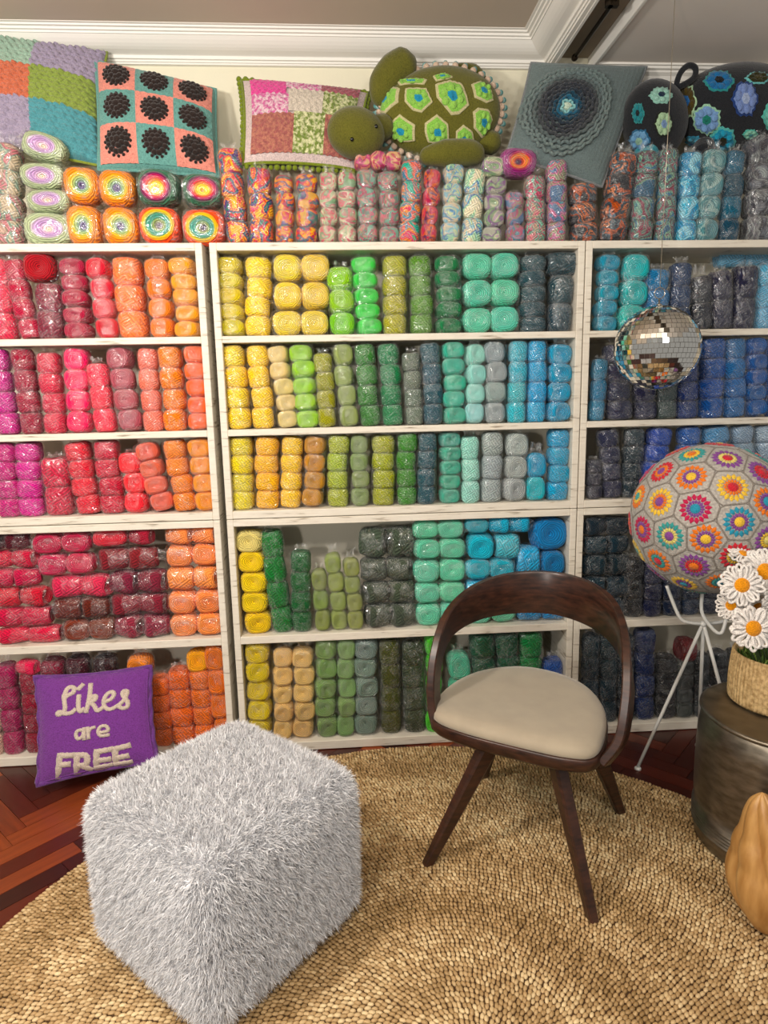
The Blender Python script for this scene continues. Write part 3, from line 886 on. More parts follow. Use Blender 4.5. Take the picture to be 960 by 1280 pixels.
# ---------------------------------------------------------------- cushions
class Pad:
    """pillow surface spanned by four world corners TL, TR, BR, BL"""
    def __init__(s, TL, TR, BR, BL, thick, pinch=.07, power=2.6):
        s.c = [Vector(p) for p in (TL, TR, BR, BL)]; s.t = thick; s.p = pinch; s.pw = power
        s.n = ((s.c[1]-s.c[3]).cross(s.c[0]-s.c[2])).normalized()
        if s.n.y > 0: s.n = -s.n
    def at(s, u, v, h=0, back=False):
        """u -1..1 left-right, v -1..1 bottom-top"""
        a = max(0, 1-abs(u)**s.pw); b = max(0, 1-abs(v)**s.pw)
        prof = (a*b)**.5*s.t
        uu = u*(1-s.p*(1-v*v)); vv = v*(1-s.p*(1-u*u))
        U = (uu+1)/2; W = (vv+1)/2
        P = (s.c[0]*(1-U)+s.c[1]*U)*W + (s.c[3]*(1-U)+s.c[2]*U)*(1-W)
        return P + s.n*((-prof*.8 if back else prof)+h)
    def grid(s, u0, u1, v0, v1, nu, nv, hf=None, back=False):
        V = []; F = []
        for j in range(nv+1):
            for i in range(nu+1):
                u = u0+(u1-u0)*i/nu; v = v0+(v1-v0)*j/nv
                V.append(s.at(u, v, hf(u, v) if hf else 0, back))
        for j in range(nv):
            for i in range(nu):
                a = j*(nu+1)+i; f = (a, a+1, a+nu+2, a+nu+1); F.append(f[::-1] if back else f)
        return V, F
    def edge(s, off=0, n=24, h=0):
        out = []
        k = 1+off
        for a, b in (((-k, -k), (k, -k)), ((k, -k), (k, k)), ((k, k), (-k, k)), ((-k, k), (-k, -k))):
            for i in range(n):
                t = i/n; u = a[0]+(b[0]-a[0])*t; v = a[1]+(b[1]-a[1])*t
                out.append(s.at(u, v, h))
        return out
def local(o_list, root):
    pass
def cushion_thing(name, label, pad, group=None, cat='cushion'):
    c = sum((p for p in pad.c), Vector())/4; zb = min(p.z for p in pad.c)
    t = thing(name, label, cat, (c.x, c.y, zb), group); t['_o'] = 0; del t['_o']
    return t
def put(me_obj, root):
    """geometry was made in world space: shift to the root's frame"""
    me_obj.data.transform(Matrix.Translation(-Vector(root.location))); return me_obj
def bobble(u, v, k, amp):
    a = u*k; b = v*k
    a += .5*(math.floor(b) % 2)
    fa, fb = a-math.floor(a)-.5, b-math.floor(b)-.5
    return amp*max(0, 1-4*(fa*fa+fb*fb))**.6*(.7+.3*math.sin(17*math.floor(a)+9*math.floor(b)))
def knit_rows(u, v, k, amp):
    return amp*(abs(math.sin(v*k))**.7+.5*math.sin(u*k*1.2+(math.floor(v*k/PI) % 2)*PI/2))

# big bobble patchwork cushion, left
P1 = Pad(at(-70, 38, y=.25), at(134, 66, y=.25), at(128, 208, y=.10), at(-75, 182, y=.10), .085)
t = cushion_thing('patchwork_cushion', 'large patchwork bobble cushion in coral, green, lilac and teal at far left', P1)
pc = {(0, 2): '#9CB8A4', (1, 2): '#A094AA', (0, 1): '#CC7050', (1, 1): '#8C9E48', (0, 0): '#A498AE', (1, 0): '#5498A0', (-1, 2): '#D88858', (-1, 1): '#8C9CB0', (-1, 0): '#7CB090'}
ub = [-1, -.36, .20, 1]; vb = [-1, -.30, .32, 1]
for (i, j), c in pc.items():
    u0, u1 = ub[i+1], ub[i+2]; v0, v1 = vb[j], vb[j+1]
    V, F = P1.grid(u0, u1, v0, v1, 44, 40, lambda u, v: bobble(u, v, 12, .019) if abs(u) < .985 and abs(v) < .985 else 0)
    put(build('crochet_square', V, F, knit('yarn_'+c, c, 260), t), t)
V, F = P1.grid(-1, 1, -1, 1, 20, 20, None, True); put(build('backing', V, F, knit('yarn_#8C9A50', '#8C9A50'), t), t)
MBt = MB().add(*tube(P1.edge(0), .006, 6, True)).obj('edging', knit('yarn_#8A9838', '#8A9838'), t); put(MBt, t)

# granny cushion with dark flowers
P2 = Pad(at(119, 76, y=.20), at(270, 112, y=.23), at(274, 222, y=.08), at(123, 212, y=.06), .07, .03)
t = cushion_thing('flower_cushion', 'coral and teal granny square cushion with nine dark brown bobble flowers', P2)
CO, TE, BR = knit('yarn_coral', '#E49080', 240), knit('yarn_teal', '#68A098', 240), knit('yarn_dark_brown', '#2C211E', 300)
for j in range(3):
    for i in range(3):
        g = .95
        u0, u1 = -g+2*g*i/3, -g+2*g*(i+1)/3; v0, v1 = -g+2*g*j/3, -g+2*g*(j+1)/3
        uc, vc = (u0+u1)/2, (v0+v1)/2
        hole = lambda u, v: -.004*(max(0, math.sin(24*(u-uc)*PI/1.9)*math.sin(24*(v-vc)*PI/1.9))**2) + .003*abs(math.sin(18*math.hypot(u-uc, v-vc)*PI))
        V, F = P2.grid(u0, u1, v0, v1, 30, 30, hole)
        sq = put(build('granny_square', V, F, CO if (i+j) % 2 == 0 else TE, t), t)
        b = MB()
        for ring, (rad, cnt, s_) in enumerate([(0, 1, .075), (.085, 7, .05), (.155, 13, .05)]):
            for k in range(cnt):
                a = 2*PI*k/cnt+ring*.3
                c = P2.at(uc+rad*math.cos(a), vc+rad*math.sin(a)*1.1, .005+(.004 if ring < 2 else 0))
                b.add(*ellip(c, (s_*.235, .010, s_*.20), 8, 6))
        for k in range(16):
            a = 2*PI*k/16; c = P2.at(uc+.215*math.cos(a), vc+.23*math.sin(a), .003)
            b.add(*ellip(c, (.0062, .005, .0062), 6, 4))
        fo = b.obj('bobble_flower', BR, sq); put(fo, t)
b = MB(); b.add(*P2.grid(-1, -.95, -1, 1, 2, 30)); b.add(*P2.grid(.95, 1, -1, 1, 2, 30)); b.add(*P2.grid(-.95, .95, -1, -.95, 30, 2)); b.add(*P2.grid(-.95, .95, .95, 1, 30, 2))
b.add(*P2.grid(-1, 1, -1, 1, 20, 20, None, True)); b.add(*tube(P2.edge(0), .006, 6, True))
put(b.obj('border', TE, t), t)

# pink and green cushion with pompom edge
P3 = Pad(at(300, 100, y=.22), at(462, 116, y=.25), at(448, 216, y=.11), at(302, 208, y=.06), .07, .05)
t = cushion_thing('knitted_cushion', 'pink, white and green knitted patch cushion with olive bobble edging', P3)
def kq(n_, a, b_=None, s=200): return knit(n_, a, s, .8, .15, b_)
K = {'hot': kq('k_hot', '#E84C9C'), 'pw': kq('k_pw', '#D86CA4', '#E8C8D0'), 'wh': kq('k_wh', '#D8CCBC'), 'rust': kq('k_rust', '#A8605C', '#B87864'),
     'green': kq('k_green', '#7C9040', '#D8D8A8'), 'rose': kq('k_rose', '#B45C6C', '#A05860'), 'cream': kq('k_cream', '#D8C4C0')}
sq3 = [('hot', -.86, -.30, .45, .95), ('pw', -.86, -.26, -.05, .45), ('rust', -.86, -.16, -.86, -.05), ('pw', -.30, .25, .62, .95), ('wh', -.26, .30, .0, .62), ('green', -.16, .36, -.86, .0),
       ('rose', .25, .86, .62, .95), ('green', .30, .86, .0, .62), ('rust', .36, .86, -.86, .0)]
# cells must tile: use shared breakpoints with a snapped lattice
for nm, u0, u1, v0, v1 in sq3:
    V, F = P3.grid(u0, u1, v0, v1, 28, 26, lambda u, v: .0035*math.sin(u*62+3*math.sin(v*20))*abs(math.sin(v*38))+.004)
    put(build('knitted_square', V, F, K[nm], t), t)
V, F = P3.grid(-.97, .97, -.97, .97, 40, 40, lambda u, v: -.001); put(build('border', V, F, K['cream'], t), t)
V, F = P3.grid(-.97, .97, -.97, .97, 16, 16, None, True); put(build('backing', V, F, K['cream'], t), t)
b = MB(); E_ = P3.edge(.015, 20); OL = knit('yarn_olive', '#7C8C20', 260)
for i, p in enumerate(E_):
    q = p+P3.n*random.uniform(-.003, .003); s_ = random.uniform(.0095, .0125)
    b.add(*ellip(q, (s_, s_*.9, s_), 8, 6))
b.add(*tube(P3.edge(-.02, 20), .006, 6, True))
put(b.obj('bobble_edging', OL, t), t)

# grey ruffled flower cushion
P4 = Pad(at(664, 79, y=.22), at(808, 84, y=.23), at(752, 234, y=.055), at(632, 196, y=.05), .06, .03)
t = cushion_thing('ruffled_cushion', 'slate grey crochet cushion with a ruffled flower and pale aqua centre', P4)
GR = knit('yarn_slate', '#6C7C7C', 240)
V, F = P4.grid(-1, 1, -1, 1, 90, 90, lambda u, v: .0022*abs(math.sin(26*max(abs(u+.1), abs(v-.05))*PI/2)))
put(build('cover', V, F, GR, t), t)
V, F = P4.grid(-1, 1, -1, 1, 20, 20, None, True); put(build('backing', V, F, GR, t), t)
put(MB().add(*tube(P4.edge(0), .006, 6, True)).obj('edging', knit('yarn_pale_slate', '#84888A'), t), t)
rc = ['#C8DCC8', '#8CC8C8', '#246480', '#1C4458', '#2C3844', '#343840', '#383C44', '#44484C', '#5C6868', '#6C7C7C', '#728280', '#728280']
uc, vc = -.20, -.08
for k, c in enumerate(rc):
    r0 = .035+.066*k
    lobes = max(5, int(2*PI*r0/.155)); n = lobes*8; rt = .0058 if k > 1 else .0045; path = []; low = []
    for i in range(n):
        a = 2*PI*i/n; rr = r0+(.014 if k else .006)*math.sin(lobes*a+k*2)+.014*math.sin(3*a+k)+.008*math.sin(5*a+2*k)
        path.append(P4.at(uc+rr*math.cos(a)*1.03, vc+rr*math.sin(a)*1.03, .010+.003*math.sin(2*lobes*a)))
        r2 = rr*.985-.008
        low.append(P4.at(uc+r2*math.cos(a)*1.03, vc+r2*math.sin(a)*1.03, .002))
    b = MB(); b.add(*tube(path, rt, 7, True)); b.add(*tube(low, rt*1.2, 6, True))
    if k == 0: b.add(*ellip(P4.at(uc, vc, .006), (.016, .010, .016), 12, 8))
    put(b.obj('ruffle', knit('ruf_'+c+str(k > 7), c, 260), t), t)

# ---------------------------------------------------------------- crochet animals
class Ell:
    def __init__(s, c, ax, R=None):
        s.c = Vector(c); s.ax = Vector(ax); s.R = R or Matrix.Identity(3); s.Ri = s.R.transposed()
    def hit(s, px, py, h=0):
        o = s.Ri @ (CAM-s.c); d = s.Ri @ ray(px, py)
        o = Vector([o[i]/s.ax[i] for i in range(3)]); d = Vector([d[i]/s.ax[i] for i in range(3)])
        A = d.dot(d); B = 2*o.dot(d); C = o.dot(o)-1; D = B*B-4*A*C
        if D < 0: t_ = -B/(2*A); q = (o+d*t_).normalized()
        else: t_ = (-B-math.sqrt(D))/(2*A); q = o+d*t_
        return s.srf(q, h)
    def srf(s, q, h=0):
        q = q.normalized()
        p = s.R @ Vector([q[i]*s.ax[i] for i in range(3)])
        nn = (s.R @ Vector([q[i]/s.ax[i] for i in range(3)])).normalized()
        return s.c+p+nn*h
    def q(s, P):
        v = s.Ri @ (P-s.c); return Vector([v[i]/s.ax[i] for i in range(3)]).normalized()
    def down(s, P, h): return s.srf(s.q(P), h)
def patch(E, poly, cx, cy, layers, root, name='crochet_patch', sub=5, parent=None, zig=0):
    """polygon patch (outline and centre as photo points) laid on a rounded body; layers: (radius fraction, colour, lift)"""
    C0 = E.hit(cx, cy); O = [E.hit(*p) for p in poly]
    out = []
    for i in range(len(O)):
        a, b_ = O[i], O[(i+1) % len(O)]
        for k in range(sub): out.append(a.lerp(b_, k/sub))
    n = len(out); mats = []; V = []; F = []; mi = []
    rr = [l[0] for l in layers]
    prev = None
    V = [E.down(C0, layers[-1][2]+.003)]
    rings = []
    fr = []   # list of (fraction, lift, mat)
    for li in range(len(layers)-1, -1, -1):
        lo = layers[li+1][0] if li+1 < len(layers) else 0
        for q in range(1, 4):
            fr.append((lo+(layers[li][0]-lo)*q/3, layers[li][2], li))
    fr.append((layers[0][0]*1.02, -.004, 0))
    for f_, lift, li in fr:
        st = len(V)
        for i, P in enumerate(out):
            ff = f_*(1+(zig if i % 2 else -zig)*(1 if f_ < .98 or zig else 0)) if zig else f_
            V.append(E.down(C0.lerp(P, min(ff, 1.06)), lift+.0012*(1 if i % 2 else -1)))
        rings.append((st, li))
    for i in range(n): F.append((0, rings[0][0]+i, rings[0][0]+(i+1) % n)); mi.append(rings[0][1])
    for a in range(len(rings)-1):
        for i in range(n):
            F.append((rings[a][0]+i, rings[a+1][0]+i, rings[a+1][0]+(i+1) % n, rings[a][0]+(i+1) % n)); mi.append(rings[a+1][1])
    me = pymesh(name, V, F, [knit('p_'+l[1], l[1], 260) for l in layers], True, mi)
    bm = bmesh.new(); bm.from_mesh(me); bmesh.ops.recalc_face_normals(bm, faces=bm.faces); bm.to_mesh(me); bm.free()
    o = build(name, 0, 0, me=me, parent=parent or root); put(o, root)
    return o
def hexpoly(cx, cy, rx, ry, n=6, rot=0): return [(cx+rx*math.cos(2*PI*k/n+rot), cy+ry*math.sin(2*PI*k/n+rot)) for k in range(n)]
def limb(name, pts, rads, mat, root, flat=None, seg=16):
    P = smoothpath(pts, 6); R_ = [rads[0]]*0
    n = len(pts)-1
    for i in range(len(P)):
        f_ = i/(len(P)-1)*n; k = min(int(f_), n-1); R_.append(rads[k]+(rads[k+1]-rads[k])*(f_-k))
    # rounded ends
    a = P[0]-(P[1]-P[0]).normalized()*R_[0]*.6; z = P[-1]+(P[-1]-P[-2]).normalized()*R_[-1]*.6
    P = [a, a.lerp(P[0], .5)]+P+[z.lerp(P[-1], .5), z]; R_ = [R_[0]*.25, R_[0]*.75]+R_+[R_[-1]*.75, R_[-1]*.25]
    return put(MB().add(*tube(P, R_, seg)).obj(name, mat, root), root)

# green turtle
GD = knit('turtle_green', '#666422', 240); yT = .13
c0 = at(551, 143, y=yT)
t = thing('crochet_turtle', 'green crochet turtle with flower hexagon shell lying on the yarn', 'soft toy', (c0.x, yT, 2.30))
def ppm(y): return 1/(at(600, 140, y=y)-at(599, 140, y=y)).length
k_ = 1/ppm(yT)
RT = Matrix.Rotation(math.radians(-6), 3, 'Y')
SHL = Ell(c0+Vector((0, 0, .004)), (74*k_, .085, 52*k_), RT)
V, F = ellip(SHL.c, SHL.ax, 48, 32, RT); put(build('shell', V, F, GD, t), t)
hx_ = [  # outline polygon (px) and centre
 ([(476,133),(490,110),(500,111),(498,128),(482,142),(477,141)], 482, 125),
 ([(507,111),(533,111),(541,128),(527,141),(516,138),(506,127)], 524, 124),
 ([(544,106),(562,101),(577,105),(586,132),(574,143),(564,144),(546,122)], 565, 121),
 ([(589,106),(600,102),(613,112),(616,126),(608,129),(593,122)], 604, 114),
 ([(591,140),(597,135),(610,137),(615,150),(602,173),(592,160)], 604, 154),
 ([(487,156),(500,143),(519,156),(519,176),(500,177),(488,162)], 501, 165),
 ([(531,154),(546,143),(560,155),(561,178),(535,178),(531,165)], 547, 166),
 ([(570,164),(579,156),(590,164),(592,181),(580,184),(569,181)], 579, 175),
 ([(497,103),(513,99),(534,100),(530,106),(500,107)], 515, 103),
 ([(541,96),(556,92),(566,97),(560,99),(545,102)], 553, 97)]
for poly, cx, cy in hx_:
    big = len(poly) > 5
    h = patch(SHL, poly, cx, cy, [(1, '#C8C090', .004), (.84, '#8CC850', .006), (.30, '#2494B8', .009)], t, 'shell_hexagon')
    b = MB(); sx_ = (max(p[0] for p in poly)-min(p[0] for p in poly))/2; sy_ = (max(p[1] for p in poly)-min(p[1] for p in poly))/2
    for k in range(6):
        a = 2*PI*k/6+.4
        b.add(*ellip(SHL.hit(cx+sx_*.5*math.cos(a), cy+sy_*.5*math.sin(a), .006), (sx_*k_*.22, .006, sy_*k_*.22), 8, 6))
    put(b.obj('petals', knit('p_lime', '#98D058', 320, .8), h), t)
# frill round the shell
b = MB()
for k in range(40):
    a = 2*PI*k/40
    for rad_, y_, s_, ci in ((1.03, .0, .0125, 0), (1.075, .012, .0115, 1), (1.11, .016, .010, 2)):
        P = SHL.c+RT @ Vector((math.cos(a)*rad_*SHL.ax.x, y_, math.sin(a)*rad_*SHL.ax.z))
        b.add(*ellip(P, (s_, .009, s_), 8, 6), ci)
put(b.obj('frill', [knit('f_peach', '#D8BCA4'), knit('f_aqua', '#A0CCC8'), knit('f_teal', '#5C9C98')], t), t)
HE = Ell(at(445, 167, y=.06), (.106, .08, .088), Matrix.Rotation(math.radians(12), 3, 'Y'))
V, F = ellip(HE.c, HE.ax, 32, 22, HE.R, lambda d: .015*math.sin(40*d.z)*0); hd = put(build('head', V, F, GD, t), t)
EYE = plain('black_bead', '#0A0A08', .2)
for px_, py_ in ((440, 174), (470, 158)):
    V, F = ellip(HE.hit(px_, py_, .001), (.007, .005, .007), 12, 8); put(build('eye', V, F, EYE, hd), t)
limb('neck', [at(462, 165, y=.08), at(482, 158, y=.11)], [.05, .045], GD, t)
limb('flipper', [at(476, 126, y=.13), at(480, 106, y=.14), at(493, 90, y=.14), at(508, 80, y=.14)], [.036, .058, .064, .060], GD, t)
limb('flipper', [at(530, 196, y=.045), at(556, 192, y=.035), at(585, 191, y=.04), at(598, 194, y=.05)], [.028, .047, .046, .035], GD, t)
limb('flipper', [at(572, 92, y=.20), at(590, 94, y=.19), at(601, 106, y=.19)], [.034, .038, .03], GD, t)
limb('flipper', [at(606, 176, y=.14), at(618, 180, y=.12)], [.045, .04], GD, t)
for px_ in range(6):
    pass

# african flower animal, right
BK = knit('charcoal_yarn', '#24262A', 240)
yH = .15; cB = at(925, 136, y=yH); k_ = 1/ppm(yH)
t = thing('crochet_hippo', 'stuffed dark crochet animal covered in blue flower patches, at right', 'soft toy', (cB.x, yH, 2.29))
BD = Ell(cB, (86*k_, .14, 50*k_), Matrix.Rotation(math.radians(2), 3, 'Y'))
V, F = ellip(BD.c, BD.ax, 40, 26, BD.R); put(build('body', V, F, BK, t), t)
HD = Ell(at(818, 150, y=.13), (40*k_, .10, 46*k_), Matrix.Rotation(math.radians(-20), 3, 'Y'))
V, F = ellip(HD.c, HD.ax, 32, 22, HD.R); put(build('head', V, F, BK, t), t)
b = MB(); lp = smoothpath([at(846, 108, y=.10), at(850, 92, y=.09), at(860, 82, y=.09), at(869, 85, y=.09), at(868, 96, y=.09), at(858, 104, y=.09)], 6, True)
put(b.add(*tube(lp, .011, 8, True)).obj('ear', BK, t), t)
def flower(E, cx, cy, rx, ry, cols, rot=0, n=6, name='flower_patch'):
    o = patch(E, hexpoly(cx, cy, rx, ry, n, rot), cx, cy, [(1, cols[0], .003), (.84, cols[1], .005), (.30, cols[2], .009)], t, name, zig=.05)
    b = MB(); C0 = E.hit(cx, cy)
    for k in range(6):
        a = 2*PI*k/6+rot+.3; P = E.hit(cx+rx*.52*math.cos(a), cy+ry*.52*math.sin(a), .006)
        b.add(*ellip(P, (rx*k_*.24, .006, ry*k_*.24), 10, 6))
    put(b.obj('petals', knit('p_'+cols[1]+'l', cols[1], 300), o), t)
flower(BD, 899, 102, 20, 14, ('#2C8C8C', '#2070A8', '#181C20'))
flower(BD, 931, 124, 17, 24, ('#24407C', '#7890C8', '#A8B8D8'))
flower(BD, 884, 149, 19, 20, ('#98C8A8', '#78A0D0', '#208070'), .5)
flower(BD, 904, 174, 17, 17, ('#58B8B0', '#1C98B8', '#28280C'), .3)
flower(BD, 860, 127, 12, 22, ('#A8C8A0', '#4A3C10', '#2868A8'))
flower(BD, 947, 98, 16, 8, ('#70C0C0', '#30300C', '#484018'))
flower(BD, 966, 146, 14, 20, ('#58B8A8', '#70C0B0', '#208070'))
flower(BD, 866, 178, 14, 9, ('#3C98B8', '#58A8C0', '#2868A8'))
flower(BD, 938, 168, 10, 7, ('#58B8A8', '#88C8B0', '#4898A0'))
flower(HD, 826, 120, 15, 11, ('#8CC0B0', '#98C8B8', '#183048'))
flower(HD, 829, 155, 12, 18, ('#20241C', '#A8C8A0', '#7C98C0'))
flower(HD, 800, 175, 14, 15, ('#2C6488', '#6CA0C8', '#98C0A8'))
flower(HD, 798, 142, 8, 14, ('#389898', '#208890', '#20282C'))
limb('leg', [at(800, 190, y=.13), at(815, 193, y=.10)], [.035, .04], knit('p_#3C9', '#3C98A8'), t)
limb('leg', [at(880, 184, y=.12), at(878, 192, y=.09)], [.04, .035], BK, t)
limb('leg', [at(948, 184, y=.12), at(948, 192, y=.09)], [.04, .035], BK, t)
# ---------------------------------------------------------------- purple cushion
P5 = Pad(at(44, 846, y=-.055), at(189, 833, y=-.02), at(197, 952, y=-.20), at(47, 982, y=-.22), .06, .06)
t = cushion_thing('lettered_cushion', 'purple crochet cushion with white words leaning on the left bookcase', P5)
PU = knit('purple_yarn', '#7A3A92', 230, .8)
V, F = P5.grid(-1, 1, -1, 1, 110, 110, lambda u, v: .0012*math.sin(u*95)*math.sin(v*95)-.006*math.exp(-((u-.75+.5*(v+.6))**2)/.004)*(1 if u > .4 else 0)*math.exp(-((v+.55)**2)/.06))
put(build('cover', V, F, PU, t), t)
V, F = P5.grid(-1, 1, -1, 1, 20, 20, None, True); put(build('backing', V, F, PU, t), t)
def wavy(P, off, amp, k, n=40):
    out = []
    for i, p in enumerate(P.edge(off, n)): out.append(p+P.n*amp*math.sin(i*k))
    return out
put(MB().add(*tube(wavy(P5, .0, .007, .8), .009, 8, True)).obj('edging', knit('purple_edge', '#6E3C88', 260), t), t)
put(MB().add(*tube(P5.edge(-.035, 40), .0025, 6, True)).obj('seam', PU, t), t)
WHT = knit('letter_yarn', '#D4C4B4', 300, .7)
# strokes in photo points read off the cushion, converted to cushion u,v by inverse search
def inv(px, py):
    u = v = 0.
    for _ in range(12):
        a = proj(P5.at(u, v)); b = proj(P5.at(u+.01, v)); c = proj(P5.at(u, v+.01))
        J = np.array([[b[0]-a[0], c[0]-a[0]], [b[1]-a[1], c[1]-a[1]]])/.01
        d = np.linalg.solve(J, np.array([px-a[0], py-a[1]])); u += float(d[0]); v += float(d[1])
        u = max(-.95, min(.95, u)); v = max(-.95, min(.95, v))
    return u, v
def stroke(mb, pts, wpx=5.2, smooth=True):
    """pts in the 960 px crop of region 40,820..200,990 (six times enlarged)"""
    uv = [Vector((*inv(40+x/6, 820+y/6), 0)) for x, y in pts]
    if smooth: uv = smoothpath(uv, 5)
    else:
        o = []
        for a, b_ in zip(uv, uv[1:]): o += [a.lerp(b_, k/5) for k in range(5)]
        uv = o+[uv[-1]]
    r = wpx/2/58; V = []; F = []
    n = len(uv)
    for i, p in enumerate(uv):
        d = (uv[min(i+1, n-1)]-uv[max(i-1, 0)]); d.z = 0
        if d.length < 1e-6: d = Vector((1, 0, 0))
        d.normalize(); s_ = Vector((-d.y, d.x, 0))
        rr = r*(1+.10*((i % 2)*2-1))
        ext = d*(r*.8 if i == n-1 else (-r*.8 if i == 0 else 0))
        for k, hh in ((-1, -.001), (-.85, .004), (0, .006), (.85, .004), (1, -.001)):
            q = p+s_*k*rr+ext; V.append(P5.at(q.x, q.y, hh))
    for i in range(n-1):
        for k in range(4): F.append((i*5+k, i*5+k+1, (i+1)*5+k+1, (i+1)*5+k))
    F.append((0, 1, 2, 3, 4)[::-1]); F.append(tuple((n-1)*5+k for k in range(5)))
    me = pymesh('x', V, F); bm = bmesh.new(); bm.from_mesh(me); bmesh.ops.recalc_face_normals(bm, faces=bm.faces); bm.to_mesh(me); bm.free()
    mb.add([v.co for v in me.vertices], [tuple(p.vertices) for p in me.polygons]); bpy.data.meshes.remove(me)
def word(strokes, w=5.2):
    b = MB()
    for s_ in strokes:
        sm = s_[0] == 's'; stroke(b, s_[1:], w, sm)
    put(b.obj('letter', WHT, t), t)
word([['s', (312,268),(318,242),(290,232),(262,250),(246,290),(238,322),(262,300),(300,280)], ['s', (240,300),(244,350),(248,390),(236,420),(205,440),(190,435),(205,420),(240,432),(290,428),(320,405)]], 5.0)
word([['s', (352,300),(348,350),(350,395),(362,415),(385,400)], ['l', (352,245),(378,218)]], 5.0)
word([['s', (440,215),(436,270),(425,340),(408,415)], ['s', (428,330),(460,300),(480,305),(470,330),(440,350),(465,370),(490,410),(525,390)]], 5.0)
word([['s', (540,345),(590,325),(615,290),(600,268),(565,285),(540,330),(545,380),(585,400),(640,375)]], 4.8)
word([['s', (640,375),(690,330),(715,270),(690,262),(680,290),(715,340),(715,380),(680,392),(655,380)]], 4.8)
word([['s', (385,555),(345,560),(330,590),(345,622),(380,600),(388,560)], ['l', (390,545),(392,622)]], 4.0)
word([['l', (418,540),(425,615)], ['s', (425,570),(440,545),(466,535)]], 4.0)
word([['s', (500,575),(570,560),(555,525),(515,530),(497,565),(515,598),(572,592)]], 4.0)
word([['l', (208,745),(200,908)], ['l', (208,748),(298,745)], ['l', (205,818),(272,812)]], 6.6)
word([['l', (338,740),(348,900)], ['s', (340,745),(400,745),(415,780),(400,815),(350,825)], ['l', (385,825),(452,885)]], 6.6)
word([['l', (485,715),(500,872)], ['l', (487,720),(590,700)], ['l', (495,785),(575,775)], ['l', (500,868),(600,845)]], 6.6)
word([['l', (622,695),(645,840)], ['l', (622,698),(722,672)], ['l', (635,765),(710,750)], ['l', (645,838),(742,805)]], 6.6)

